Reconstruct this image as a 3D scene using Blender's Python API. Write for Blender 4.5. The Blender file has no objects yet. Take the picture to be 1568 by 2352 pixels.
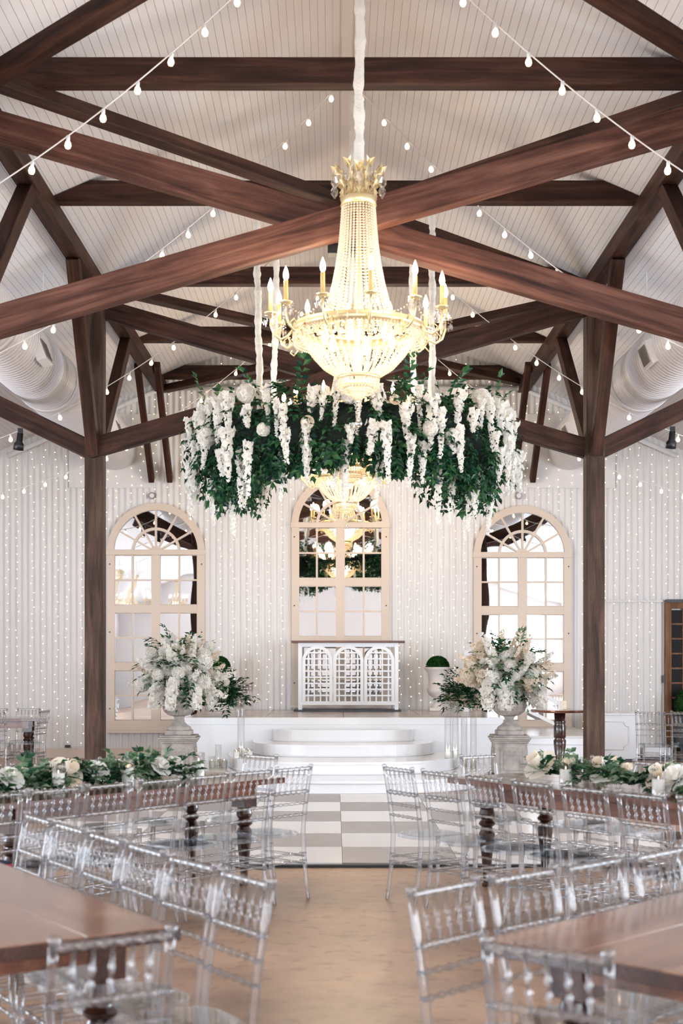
import bpy, math, random
from mathutils import Vector, Matrix
rnd = random.Random(11)
sc = bpy.context.scene
col = sc.collection
PI = math.pi
EYE = 1.62            # eye height of the camera
AX = 0.11             # x of the hall's middle axis
WALL_Y = 22.65        # back wall
REAR_Y = -10.0
RIDGE = EYE + 5.9     # underside of roof at the ridge
SLOPE = 0.435
SIDE = 9.0            # half width of the hall

# ------------------------------------------------------------------ camera
cam_d = bpy.data.cameras.new('camera'); cam = bpy.data.objects.new('camera', cam_d); col.objects.link(cam)
cam.location = (0, 0, EYE); cam.rotation_euler = (PI/2, 0, 0)
cam_d.sensor_fit = 'AUTO'; cam_d.sensor_width = 36; cam_d.lens = 3150/2352*36
cam_d.shift_x = 14/2352; cam_d.shift_y = 339/2352
cam_d.clip_start = 0.05; cam_d.clip_end = 200
cam_d.dof.use_dof = True; cam_d.dof.focus_distance = 17.0; cam_d.dof.aperture_fstop = 3.2
sc.camera = cam
# ------------------------------------------------------------------ world, exposure
w = bpy.data.worlds.new('world'); sc.world = w; w.use_nodes = True
w.node_tree.nodes['Background'].inputs[0].default_value = (0.75, 0.85, 1, 1)
w.node_tree.nodes['Background'].inputs[1].default_value = 1.0
sc.view_settings.view_transform = 'Standard'; sc.view_settings.look = 'None'
sc.view_settings.gamma = 1; sc.view_settings.use_curve_mapping = False
sc.view_settings.exposure = 0.15
cy = sc.cycles
cy.max_bounces = 8; cy.diffuse_bounces = 3; cy.glossy_bounces = 4; cy.transmission_bounces = 5
cy.transparent_max_bounces = 24; cy.caustics_reflective = False; cy.caustics_refractive = False
cy.sample_clamp_indirect = 4.0; cy.use_adaptive_sampling = True; cy.adaptive_threshold = 0.05; cy.adaptive_min_samples = 12; cy.use_denoising = True
try: cy.denoiser = 'OPENIMAGEDENOISE'
except Exception: pass
# ------------------------------------------------------------------ daylight (through the windows of the rear and side walls)
DAY = (0.78, 0.89, 1.0)
def area(name, loc, rot, sx, sy, power, color=DAY):
    l = bpy.data.lights.new(name, 'AREA'); l.shape = 'RECTANGLE'; l.size = sx; l.size_y = sy
    l.energy = power; l.color = color
    o = bpy.data.objects.new(name, l); o.location = loc; o.rotation_euler = rot; col.objects.link(o)
    return o
WINDOWS = [  # wall, position along the wall, centre height, width, height, watts
    ('rear', AX-3.7, 2.4, 2.6, 3.4, 800), ('rear', AX+3.7, 2.4, 2.6, 3.4, 800), ('rear', AX+7.1, 2.0, 2.2, 2.6, 560),
    ('right', 3.0, 1.95, 2.6, 2.6, 420), ('right', 8.0, 1.95, 2.6, 2.6, 420), ('right', 13.0, 1.95, 2.6, 2.6, 420),
    ('left', 3.0, 1.95, 2.6, 2.6, 330), ('left', 8.0, 1.95, 2.6, 2.6, 330), ('left', 13.0, 1.95, 2.6, 2.6, 330)]
for i, (wl, p, z, ww, hh, pw) in enumerate(WINDOWS):
    if wl == 'rear': area('daylight', (p, REAR_Y+0.03, z), (PI/2, 0, 0), ww, hh, pw)
    elif wl == 'right': area('daylight', (AX+SIDE-0.03, p, z), (PI/2, 0, PI/2), ww, hh, pw)
    else: area('daylight', (AX-SIDE+0.03, p, z), (PI/2, 0, -PI/2), ww, hh, pw)

# ------------------------------------------------------------------ helpers
class MB:
    def __init__(s): s.v = []; s.f = []
    def add(s, vs, fs):
        b = len(s.v); s.v.extend(vs); s.f.extend([tuple(i+b for i in f) for f in fs]); return s
    def box(s, x0, x1, y0, y1, z0, z1):
        return s.add([(x0,y0,z0),(x1,y0,z0),(x1,y1,z0),(x0,y1,z0),(x0,y0,z1),(x1,y0,z1),(x1,y1,z1),(x0,y1,z1)],
                     [(0,3,2,1),(4,5,6,7),(0,1,5,4),(1,2,6,5),(2,3,7,6),(3,0,4,7)])
    def tube(s, path, rad, n=8, cap=True, closed=False):
        P = [Vector(p) for p in path]; m = len(P)
        if not hasattr(rad, '__len__'): rad = [rad]*m
        vs = []; prev = None
        for i in range(m):
            if closed: t = P[(i+1) % m]-P[i-1]
            else: t = P[min(i+1, m-1)]-P[max(i-1, 0)]
            if t.length < 1e-9: t = Vector((0,0,1))
            t.normalize()
            if prev is None:
                a = Vector((0,0,1)) if abs(t.z) < .9 else Vector((1,0,0))
                u = t.cross(a).normalized()
            else:
                u = (prev - t*prev.dot(t))
                u = u.normalized() if u.length > 1e-6 else t.orthogonal().normalized()
            prev = u; q = t.cross(u)
            for k in range(n):
                an = 2*PI*k/n
                p = P[i] + (u*math.cos(an)+q*math.sin(an))*rad[i]
                vs.append((p.x, p.y, p.z))
        fs = []
        for i in range(m if closed else m-1):
            j = (i+1) % m
            for k in range(n):
                k2 = (k+1) % n
                fs.append((i*n+k, i*n+k2, j*n+k2, j*n+k))
        if cap and not closed:
            fs.append(tuple(range(n-1, -1, -1))); fs.append(tuple((m-1)*n+k for k in range(n)))
        return s.add(vs, fs)
    def lathe(s, prof, n=16, c=(0,0,0), cap=True):
        vs = []; m = len(prof)
        for r, z in prof:
            for k in range(n):
                a = 2*PI*k/n; vs.append((c[0]+r*math.cos(a), c[1]+r*math.sin(a), c[2]+z))
        fs = [(i*n+k, i*n+(k+1) % n, (i+1)*n+(k+1) % n, (i+1)*n+k) for i in range(m-1) for k in range(n)]
        if cap: fs.append(tuple(range(n-1, -1, -1))); fs.append(tuple((m-1)*n+k for k in range(n)))
        return s.add(vs, fs)
    def ico(s, c, r):
        g = (1+5**.5)/2; k = r/math.sqrt(1+g*g); x, y, z = c
        vs = [(x+a*k, y+b*k, z+d*k) for a, b, d in ((-1,g,0),(1,g,0),(-1,-g,0),(1,-g,0),(0,-1,g),(0,1,g),(0,-1,-g),(0,1,-g),(g,0,-1),(g,0,1),(-g,0,-1),(-g,0,1))]
        return s.add(vs, [(0,11,5),(0,5,1),(0,1,7),(0,7,10),(0,10,11),(1,5,9),(5,11,4),(11,10,2),(10,7,6),(7,1,8),(3,9,4),(3,4,2),(3,2,6),(3,6,8),(3,8,9),(4,9,5),(2,4,11),(6,2,10),(8,6,7),(9,8,1)])
    def octa(s, c, r):
        x, y, z = c
        return s.add([(x+r,y,z),(x-r,y,z),(x,y+r,z),(x,y-r,z),(x,y,z+r),(x,y,z-r)],
                     [(0,2,4),(2,1,4),(1,3,4),(3,0,4),(2,0,5),(1,2,5),(3,1,5),(0,3,5)])
    def leaf(s, c, d, nrm, L, W, fold=.25):
        d = d.normalized(); sd = d.cross(nrm)
        if sd.length < 1e-6: sd = d.orthogonal()
        sd.normalize(); up = sd.cross(d)
        a = c + d*L*.45 + sd*W*.5 + up*W*fold; b = c + d*L*.45 - sd*W*.5 + up*W*fold
        t = c + d*L - up*L*.12; m = c + d*L*.5
        return s.add([tuple(c), tuple(a), tuple(t), tuple(b), tuple(m)], [(0,1,4),(1,2,4),(0,4,3),(4,2,3)])
    def tri_leaf(s, c, d, nrm, L, W):
        d = d.normalized(); sd = d.cross(nrm)
        if sd.length < 1e-6: sd = d.orthogonal()
        sd.normalize(); up = sd.cross(d)
        a = c+d*L*.5+sd*W*.5+up*W*.2; b = c+d*L*.5-sd*W*.5+up*W*.2; t = c+d*L
        return s.add([tuple(c), tuple(a), tuple(t), tuple(b)], [(0,1,2),(0,2,3)])
    def prism(s, poly, y0, y1):      # poly in x,z
        n = len(poly)
        vs = [(x, y0, z) for x, z in poly]+[(x, y1, z) for x, z in poly]
        fs = [tuple(range(n)), tuple(range(2*n-1, n-1, -1))]+[(i, i+n, (i+1) % n+n, (i+1) % n) for i in range(n)]
        return s.add(vs, fs)
    def prism_z(s, poly, z0, z1):    # poly in x,y
        n = len(poly)
        vs = [(x, y, z0) for x, y in poly]+[(x, y, z1) for x, y in poly]
        fs = [tuple(range(n-1, -1, -1)), tuple(range(n, 2*n))]+[(i, (i+1) % n, (i+1) % n+n, i+n) for i in range(n)]
        return s.add(vs, fs)
    def mesh(s, name, mat, smooth=False):
        me = bpy.data.meshes.new(name); me.from_pydata(s.v, [], s.f); me.update()
        if mat: me.materials.append(mat)
        if smooth: me.polygons.foreach_set('use_smooth', [True]*len(me.polygons))
        return me
def V(*a): return Vector(a)
def link(name, data, parent=None, loc=(0,0,0), rot=None, scale=None, mat4=None):
    o = bpy.data.objects.new(name, data); col.objects.link(o)
    if parent: o.parent = parent
    if mat4 is not None: o.matrix_local = mat4
    else:
        o.location = loc
        if rot: o.rotation_euler = rot
        if scale: o.scale = scale if hasattr(scale, '__len__') else (scale,)*3
    return o
def obj(name, mb, mat, parent=None, loc=(0,0,0), rot=None, smooth=False, scale=None, bevel=0):
    o = link(name, mb.mesh(name, mat, smooth), parent, loc, rot, scale)
    if bevel:
        b = o.modifiers.new('bevel', 'BEVEL'); b.width = bevel; b.segments = 2; b.limit_method = 'ANGLE'
    return o
def tag(o, label=None, cat=None, group=None, kind=None):
    if label: o['label'] = label
    if cat: o['category'] = cat
    if group: o['group'] = group
    if kind: o['kind'] = kind
    return o
def thing(name, label, cat, loc=(0,0,0), rz=0, group=None):
    o = bpy.data.objects.new(name, None); col.objects.link(o); o.location = loc; o.rotation_euler = (0,0,rz); o.empty_display_size = .1
    return tag(o, label, cat, group)
def copy_tree(o, parent=None):
    c = o.copy(); col.objects.link(c); c.parent = parent
    for ch in o.children: copy_tree(ch, c)
    return c
def frame_mat(p0, x_axis, up=V(0,0,1)):
    x = x_axis.normalized(); y = up.cross(x)
    if y.length < 1e-5: y = V(0,1,0)
    y.normalize(); z = x.cross(y)
    return Matrix(((x.x,y.x,z.x,p0[0]),(x.y,y.y,z.y,p0[1]),(x.z,y.z,z.z,p0[2]),(0,0,0,1)))
def rand_unit():
    while True:
        v = V(rnd.uniform(-1,1), rnd.uniform(-1,1), rnd.uniform(-1,1))
        if .05 < v.length < 1: return v.normalized()

# ------------------------------------------------------------------ materials
def srgb(r, g, b):
    f = lambda c: ((c/255+.055)/1.055)**2.4 if c > 10 else c/255/12.92
    return (f(r), f(g), f(b), 1)
def new_mat(name):
    m = bpy.data.materials.new(name); m.use_nodes = True
    nt = m.node_tree; return m, nt, nt.nodes['Principled BSDF'], nt.nodes['Material Output']
def plain(name, c, rough=.5, metal=0, spec=.5, noise=0, nscale=8, bump=0, bscale=40, coat=0):
    m, nt, p, out = new_mat(name); N = nt.nodes; L = nt.links
    p.inputs['Base Color'].default_value = c; p.inputs['Roughness'].default_value = rough
    p.inputs['Metallic'].default_value = metal; p.inputs['Specular IOR Level'].default_value = spec
    p.inputs['Coat Weight'].default_value = coat
    tc = N.new('ShaderNodeTexCoord')
    if noise:
        n = N.new('ShaderNodeTexNoise'); n.inputs['Scale'].default_value = nscale; n.inputs['Detail'].default_value = 6
        r = N.new('ShaderNodeValToRGB'); e = r.color_ramp.elements
        e[0].position = .3; e[1].position = .7
        e[0].color = tuple(x*(1-noise) for x in c[:3])+(1,); e[1].color = tuple(min(1, x*(1+noise*.6)) for x in c[:3])+(1,)
        L.new(tc.outputs['Object'], n.inputs['Vector']); L.new(n.outputs['Fac'], r.inputs[0]); L.new(r.outputs[0], p.inputs['Base Color'])
    if bump:
        n2 = N.new('ShaderNodeTexNoise'); n2.inputs['Scale'].default_value = bscale; n2.inputs['Detail'].default_value = 4
        b = N.new('ShaderNodeBump'); b.inputs['Strength'].default_value = bump; b.inputs['Distance'].default_value = .02
        L.new(tc.outputs['Object'], n2.inputs['Vector']); L.new(n2.outputs['Fac'], b.inputs['Height']); L.new(b.outputs[0], p.inputs['Normal'])
    return m
def wood(name, dark, mid, light, rough=.55, sx=1.0, sy=14.0, axis=0, coat=0, bump=.25):
    m, nt, p, out = new_mat(name); N = nt.nodes; L = nt.links
    tc = N.new('ShaderNodeTexCoord'); oi = N.new('ShaderNodeObjectInfo')
    add = N.new('ShaderNodeVectorMath'); add.operation = 'MULTIPLY_ADD'
    add.inputs[1].default_value = [sy]*3
    sc3 = [sy, sy, sy]; sc3[axis] = sx; add.inputs[1].default_value = sc3
    mul = N.new('ShaderNodeVectorMath'); mul.operation = 'SCALE'; mul.inputs[0].default_value = (37, 71, 53)
    L.new(oi.outputs['Random'], mul.inputs['Scale'])
    L.new(tc.outputs['Object'], add.inputs[0]); L.new(mul.outputs[0], add.inputs[2])
    n = N.new('ShaderNodeTexNoise'); n.inputs['Scale'].default_value = 1.0; n.inputs['Detail'].default_value = 7; n.inputs['Roughness'].default_value = .62; n.inputs['Distortion'].default_value = .6
    L.new(add.outputs[0], n.inputs['Vector'])
    r = N.new('ShaderNodeValToRGB'); e = r.color_ramp.elements
    e[0].position = .3; e[0].color = dark; e[1].position = .72; e[1].color = light
    k = e.new(.5); k.color = mid
    L.new(n.outputs['Fac'], r.inputs[0])
    n3 = N.new('ShaderNodeTexNoise'); n3.inputs['Scale'].default_value = 1.7; n3.inputs['Detail'].default_value = 3
    L.new(tc.outputs['Object'], n3.inputs['Vector'])
    mx = N.new('ShaderNodeMix'); mx.data_type = 'RGBA'; mx.blend_type = 'MULTIPLY'; mx.inputs['Factor'].default_value = .55
    r2 = N.new('ShaderNodeValToRGB'); r2.color_ramp.elements[0].color = (.45,.42,.42,1); r2.color_ramp.elements[0].position = .35; r2.color_ramp.elements[1].position = .65
    L.new(n3.outputs['Fac'], r2.inputs[0]); L.new(r.outputs[0], mx.inputs['A']); L.new(r2.outputs[0], mx.inputs['B'])
    L.new(mx.outputs['Result'], p.inputs['Base Color'])
    p.inputs['Roughness'].default_value = rough; p.inputs['Coat Weight'].default_value = coat; p.inputs['Coat Roughness'].default_value = .12
    p.inputs['Specular IOR Level'].default_value = .22 if rough > .5 else .5
    b = N.new('ShaderNodeBump'); b.inputs['Strength'].default_value = bump; b.inputs['Distance'].default_value = .01
    L.new(n.outputs['Fac'], b.inputs['Height']); L.new(b.outputs[0], p.inputs['Normal'])
    return m
def emit(name, c, s, sampling=False):
    m, nt, p, out = new_mat(name)
    p.inputs['Base Color'].default_value = c; p.inputs['Emission Color'].default_value = c; p.inputs['Emission Strength'].default_value = s
    if not sampling: m.cycles.emission_sampling = 'NONE'
    return m
def island_mat(name, cols, rough=.5, transl=.3, spec=.3):
    m, nt, p, out = new_mat(name); N = nt.nodes; L = nt.links
    g = N.new('ShaderNodeNewGeometry'); r = N.new('ShaderNodeValToRGB'); e = r.color_ramp.elements
    e[0].color = cols[0]; e[0].position = 0; e[1].color = cols[-1]; e[1].position = 1
    for i, c in enumerate(cols[1:-1]): k = e.new((i+1)/(len(cols)-1)); k.color = c
    L.new(g.outputs['Random Per Island'], r.inputs[0]); L.new(r.outputs[0], p.inputs['Base Color'])
    p.inputs['Roughness'].default_value = rough; p.inputs['Specular IOR Level'].default_value = spec
    t = N.new('ShaderNodeBsdfTranslucent'); L.new(r.outputs[0], t.inputs[0])
    mx = N.new('ShaderNodeMixShader'); mx.inputs[0].default_value = transl
    L.new(p.outputs[0], mx.inputs[1]); L.new(t.outputs[0], mx.inputs[2]); L.new(mx.outputs[0], out.inputs['Surface'])
    return m
def clear_mat(name, tint, gloss, edge, glass=0.0, rough=.04):
    m, nt, p, out = new_mat(name); N = nt.nodes; L = nt.links
    N.remove(p)
    lw = N.new('ShaderNodeLayerWeight'); lw.inputs['Blend'].default_value = .35
    r = N.new('ShaderNodeValToRGB'); e = r.color_ramp.elements
    e[0].position = .25; e[0].color = tint; e[1].position = .95; e[1].color = edge  # edge colour painted darker at grazing view to imitate refraction
    L.new(lw.outputs['Facing'], r.inputs[0])
    t = N.new('ShaderNodeBsdfTransparent'); L.new(r.outputs[0], t.inputs[0])
    gl = N.new('ShaderNodeBsdfGlossy'); gl.inputs['Roughness'].default_value = rough; gl.inputs[0].default_value = (1,1,1,1)
    ma = N.new('ShaderNodeMath'); ma.operation = 'MULTIPLY_ADD'; ma.inputs[1].default_value = gloss; ma.inputs[2].default_value = gloss*.22
    L.new(lw.outputs['Facing'], ma.inputs[0])
    mx = N.new('ShaderNodeMixShader'); L.new(ma.outputs[0], mx.inputs[0]); L.new(t.outputs[0], mx.inputs[1]); L.new(gl.outputs[0], mx.inputs[2])
    last = mx
    if glass:
        g = N.new('ShaderNodeBsdfRefraction'); g.inputs['IOR'].default_value = 1.45; g.inputs['Roughness'].default_value = .02; g.inputs[0].default_value = (.95,.97,1,1)
        m2 = N.new('ShaderNodeMixShader'); m2.inputs[0].default_value = glass
        L.new(mx.outputs[0], m2.inputs[1]); L.new(g.outputs[0], m2.inputs[2]); last = m2
    L.new(last.outputs[0], out.inputs['Surface'])
    return m
def mirror_mat():
    m, nt, p, out = new_mat('mirror_glass'); N = nt.nodes; L = nt.links
    p.inputs['Base Color'].default_value = (.86,.9,.92,1); p.inputs['Metallic'].default_value = 1; p.inputs['Roughness'].default_value = .015
    tc = N.new('ShaderNodeTexCoord'); n = N.new('ShaderNodeTexNoise'); n.inputs['Scale'].default_value = 1.6; n.inputs['Detail'].default_value = 0
    b = N.new('ShaderNodeBump'); b.inputs['Strength'].default_value = .14; b.inputs['Distance'].default_value = .03
    oi = N.new('ShaderNodeObjectInfo'); ad = N.new('ShaderNodeVectorMath'); ad.operation = 'ADD'
    L.new(tc.outputs['Object'], ad.inputs[0]); L.new(oi.outputs['Location'], ad.inputs[1])
    L.new(ad.outputs[0], n.inputs['Vector']); L.new(n.outputs['Fac'], b.inputs['Height']); L.new(b.outputs[0], p.inputs['Normal'])
    return m
M = {}
M['timber'] = wood('dark_timber', srgb(34,19,14), srgb(66,41,32), srgb(96,64,50), rough=.6)
M['red_timber'] = wood('reddish_timber', srgb(52,31,26), srgb(98,62,50), srgb(136,94,78), rough=.6)
M['post'] = wood('post_timber', srgb(44,32,26), srgb(78,58,48), srgb(106,82,68), rough=.65)
M['table'] = wood('varnished_table', srgb(66,34,22), srgb(106,60,40), srgb(146,92,66), rough=.2, sx=1.2, sy=9, coat=.6, bump=.05)
M['table_sheen'] = wood('varnished_sheen_table', srgb(118,72,50), srgb(168,116,88), srgb(198,150,120), rough=.2, sx=1.2, sy=9, coat=.6, bump=.05)  # lighter copy of the table wood, bright reflection on the near tops painted in
M['table_dark'] = wood('varnished_dark', srgb(34,18,14), srgb(62,34,26), srgb(92,52,38), rough=.25, sx=9, sy=9, axis=2, coat=.5, bump=.05)
M['wall'] = plain('white_corrugated_paint', srgb(236,231,229), .5)
M['ceil'] = plain('white_board_paint', srgb(236,230,230), .55)
M['white'] = plain('white_gloss_paint', srgb(242,240,240), .22, coat=.3)
M['cream'] = plain('cream_frame_paint', srgb(228,208,190), .45)
M['duct'] = plain('white_duct_metal', srgb(228,224,226), .35, metal=.0)
M['black'] = plain('black_metal', srgb(22,22,24), .4)
M['gold'] = plain('gilt_metal', srgb(232,210,162), .35, metal=.6)
M['stone'] = plain('weathered_stone', srgb(178,168,160), .85, noise=.35, nscale=7, bump=.5, bscale=30)
M['urn_white'] = plain('white_urn_resin', srgb(232,222,216), .5)
M['fabric'] = plain('ivory_sleeve_fabric', srgb(238,230,218), .85, bump=.5, bscale=60)
M['socket'] = plain('white_socket_plastic', srgb(240,240,236), .5)
M['wire'] = plain('white_cord', srgb(236,232,228), .6)
M['wax'] = plain('ivory_wax', srgb(250,244,232), .5)
M['mirror'] = mirror_mat()
M['acrylic'] = clear_mat('clear_acrylic', (.975,.98,.99,1), .3, (.42,.46,.5,1), glass=.28)
M['seat'] = clear_mat('clear_acrylic_seat', (.96,.965,.97,1), .3, (.72,.75,.78,1), glass=0)
M['glass'] = clear_mat('clear_glass', (.99,.99,.99,1), .22, (.86,.89,.89,1))
M['crystal'] = clear_mat('cut_crystal', (.95,.95,.95,1), .8, (.6,.6,.6,1))
M['leaf'] = island_mat('green_leaves', [srgb(14,42,26), srgb(24,66,38), srgb(40,92,54), srgb(20,54,44), srgb(62,108,58)], .4, .25)
M['leaf_soft'] = island_mat('sage_leaves', [srgb(78,104,74), srgb(112,138,104), srgb(142,164,132), srgb(66,100,78), srgb(172,188,158)], .5, .4)
M['box'] = island_mat('boxwood_leaves', [srgb(18,52,20), srgb(36,82,30), srgb(58,112,44)], .5, .2)
M['petal'] = island_mat('white_petals', [srgb(255,253,248), srgb(252,246,236), srgb(255,254,252), srgb(248,240,228)], .6, .5, .1)
M['petal_cream'] = island_mat('cream_petals', [srgb(254,244,226), srgb(252,236,216), srgb(255,250,240), srgb(246,222,192)], .6, .5, .1)
M['flame'] = emit('lit_flame_bulb', (1,.84,.58,1), 22)
M['bulb'] = emit('lit_globe_bulb', (1,.72,.46,1), 2.4)
M['fairy'] = emit('fairy_led', (1,.8,.46,1), 4.5)
M['wick'] = emit('candle_flame', (1,.7,.35,1), 10)
M['card'] = plain('cream_card', srgb(240,222,196), .6)
M['marble'] = plain('stage_marble', srgb(190,178,172), .2, noise=.25, nscale=3)
M['marble_light'] = plain('pale_marble', srgb(226,220,216), .25, noise=.18, nscale=4)
M['tile_white'] = plain('white_dance_tile', srgb(240,234,230), .18)
M['tile_grey'] = plain('grey_dance_tile', srgb(160,152,150), .28, noise=.12, nscale=6)
M['plate'] = plain('brushed_plate', srgb(150,140,134), .35, metal=.6)
M['dark_pane'] = plain('dark_pane_glass', srgb(30,28,28), .55, spec=.2)
M['door_wood'] = wood('door_wood', srgb(96,62,40), srgb(138,96,64), srgb(160,118,84), axis=2)
M['tan_band'] = plain('tan_band', srgb(196,172,154), .6)
M['navy'] = plain('navy_cloth', srgb(24,30,48), .8); M['red'] = plain('red_cloth', srgb(190,40,60), .8)
M['rail_wood'] = wood('bar_top_wood', srgb(70,40,30), srgb(120,74,54), srgb(150,100,76), rough=.35)
M['rope_tan'] = plain('crystal_bead_white', srgb(252,240,222), .25)
def bead_mat():
    m, nt, p, out = new_mat('lit_bead_crystal'); N = nt.nodes; L = nt.links
    p.inputs['Base Color'].default_value = srgb(255,244,226); p.inputs['Roughness'].default_value = .15; p.inputs['Specular IOR Level'].default_value = .8
    t = N.new('ShaderNodeBsdfTranslucent'); t.inputs[0].default_value = srgb(255,240,218)
    mx = N.new('ShaderNodeMixShader'); mx.inputs[0].default_value = .5
    L.new(p.outputs[0], mx.inputs[1]); L.new(t.outputs[0], mx.inputs[2]); L.new(mx.outputs[0], out.inputs['Surface'])
    return m
M['bead'] = bead_mat()
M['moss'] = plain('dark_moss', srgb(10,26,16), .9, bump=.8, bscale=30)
def floor_mat():
    m, nt, p, out = new_mat('stained_concrete'); N = nt.nodes; L = nt.links
    tc = N.new('ShaderNodeTexCoord')
    n = N.new('ShaderNodeTexNoise'); n.inputs['Scale'].default_value = .9; n.inputs['Detail'].default_value = 8; n.inputs['Roughness'].default_value = .62
    r = N.new('ShaderNodeValToRGB'); e = r.color_ramp.elements
    e[0].position = .32; e[0].color = srgb(122,94,77); e[1].position = .7; e[1].color = srgb(200,165,136); k = e.new(.5); k.color = srgb(166,133,109)
    L.new(tc.outputs['Object'], n.inputs['Vector']); L.new(n.outputs['Fac'], r.inputs[0])
    n2 = N.new('ShaderNodeTexNoise'); n2.inputs['Scale'].default_value = 9; n2.inputs['Detail'].default_value = 5
    r2 = N.new('ShaderNodeValToRGB'); r2.color_ramp.elements[0].position = .33; r2.color_ramp.elements[1].position = .45; r2.color_ramp.elements[0].color = (.55,.5,.48,1)
    L.new(tc.outputs['Object'], n2.inputs['Vector']); L.new(n2.outputs['Fac'], r2.inputs[0])
    mx = N.new('ShaderNodeMix'); mx.data_type = 'RGBA'; mx.blend_type = 'MULTIPLY'; mx.inputs['Factor'].default_value = .6
    L.new(r.outputs[0], mx.inputs['A']); L.new(r2.outputs[0], mx.inputs['B']); L.new(mx.outputs['Result'], p.inputs['Base Color'])
    rr = N.new('ShaderNodeMapRange'); rr.inputs['To Min'].default_value = .24; rr.inputs['To Max'].default_value = .45
    L.new(n.outputs['Fac'], rr.inputs['Value']); L.new(rr.outputs[0], p.inputs['Roughness'])
    return m
M['floor'] = floor_mat()

# ================================================================== THE SETTING
roof = lambda x: RIDGE - SLOPE*abs(x-AX)
obj_floor = tag(obj('floor', MB().box(AX-SIDE-.2, AX+SIDE+.2, REAR_Y-.2, WALL_Y+.3, -.2, 0), M['floor']), kind='structure')
# corrugated gable wall, real ribs
def corrugated(x0, x1, y, zb, ztop):
    mb = MB(); P = .1; n = int(round((x1-x0)/P))*6; vs = []; fs = []
    for i in range(n+1):
        x = x0+(x1-x0)*i/n; ph = (i % 6)
        d = (0, .008, .027, .032, .027, .008)[ph]
        vs += [(x, y-d, zb), (x, y-d, ztop(x))]
    for i in range(n): fs.append((2*i, 2*i+2, 2*i+3, 2*i+1))
    return mb.add(vs, fs)
wb = tag(obj('wall_back', corrugated(AX-SIDE, AX+SIDE, WALL_Y, 0, roof), M['wall'], smooth=True), kind='structure')
tag(obj('wall_backing', MB().box(AX-SIDE-.2, AX+SIDE+.2, WALL_Y+.03, WALL_Y+.2, 0, RIDGE+.3), M['wall'], wb))
for nm, s in (('wall_left', -1), ('wall_right', 1)):
    x = AX+s*SIDE
    tag(obj(nm, MB().box(min(x, x+s*.2), max(x, x+s*.2), REAR_Y-.2, WALL_Y+.2, 0, roof(x)+.05), M['wall']), kind='structure')
tag(obj('wall_rear', MB().prism([(AX-SIDE-.2, 0), (AX+SIDE+.2, 0), (AX+SIDE+.2, roof(AX+SIDE)+.05), (AX, RIDGE+.1), (AX-SIDE-.2, roof(AX+SIDE)+.05)], REAR_Y-.2, REAR_Y), M['wall']), kind='structure')
# ceiling: backing plus separate boards running the length of the hall
th = math.atan(SLOPE); LEN = WALL_Y-REAR_Y
ce = MB()
for s in (-1, 1):
    xe = AX+s*(SIDE+.3)
    ce.add([(AX, REAR_Y, RIDGE+.02), (AX, WALL_Y, RIDGE+.02), (xe, WALL_Y, roof(xe)+.02), (xe, REAR_Y, roof(xe)+.02),
            (AX, REAR_Y, RIDGE+.15), (AX, WALL_Y, RIDGE+.15), (xe, WALL_Y, roof(xe)+.15), (xe, REAR_Y, roof(xe)+.15)],
           [(0,1,2,3), (7,6,5,4), (0,3,7,4), (1,5,6,2), (2,6,7,3)])
ceiling = tag(obj('ceiling', ce, M['ceil']), kind='structure')
bw = .0735
bmesh_ = MB().add([(-bw/2+.0004, 0, .012), (bw/2-.0004, 0, .012), (bw/2-.0004, LEN, .012), (-bw/2+.0004, LEN, .012),
                   (-bw/2+.0015, 0, 0), (bw/2-.0015, 0, 0), (bw/2-.0015, LEN, 0), (-bw/2+.0015, LEN, 0)],
                  [(4,7,6,5), (0,4,5,1), (3,2,6,7), (0,3,7,4), (1,5,6,2)]).mesh('ceiling_board', M['ceil'])
nb = int((SIDE/math.cos(th))/bw)
for s in (-1, 1):
    for i in range(nb):
        d = (i+.5)*bw
        link('ceiling_board', bmesh_, ceiling, (AX+s*d*math.cos(th), REAR_Y, RIDGE-d*math.sin(th)), (0, s*th, 0))
link('ridge_board', MB().box(AX-.05, AX+.05, REAR_Y, WALL_Y, RIDGE-.035, RIDGE+.02).mesh('ridge_board', M['ceil']), ceiling)
# baseboards and wall trims
tag(obj('baseboard_back', MB().box(AX-SIDE, -2.2, WALL_Y-.05, WALL_Y-.02, 0, .16), M['cream']), kind='structure')
tag(obj('trim_1', MB().box(4.4, 6.9, WALL_Y-.05, WALL_Y-.022, 2.57, 2.60), M['plate']), kind='structure')
for k, s in enumerate((-1, 1)):
    x0, x1 = sorted((AX+s*3.05, AX+s*4.5))
    tag(obj('trim_%d' % (k+2), MB().box(x0, x1, WALL_Y-.045, WALL_Y-.02, EYE+2.83, EYE+4.05), M['wall'], bevel=.004), kind='structure')
# windows and the rear of the hall (seen only in the mirrors)
def window(n, wl, p, z, ww, hh):
    root = MB(); t = .09
    for a, b, c, d in ((-ww/2-t, ww/2+t, hh/2, hh/2+t), (-ww/2-t, ww/2+t, -hh/2-t, -hh/2), (-ww/2-t, -ww/2, -hh/2, hh/2), (ww/2, ww/2+t, -hh/2, hh/2)):
        root.box(a, b, 0, .08, c, d)
    rot = {'rear': 0, 'right': PI/2, 'left': -PI/2}[wl]
    loc = {'rear': (p, REAR_Y, z), 'right': (AX+SIDE, p, z), 'left': (AX-SIDE, p, z)}[wl]
    o = tag(obj('window_%d' % n, root, M['white'], None, loc, (0, 0, rot)), kind='structure')
    for k in (1, 2): obj('muntin', MB().box(-ww/2+ww*k/3-.02, -ww/2+ww*k/3+.02, .04, .07, -hh/2, hh/2), M['white'], o)
    for k in (1, 2, 3): obj('muntin', MB().box(-ww/2, ww/2, .042, .068, -hh/2+hh*k/4-.02, -hh/2+hh*k/4+.02), M['white'], o)
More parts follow.
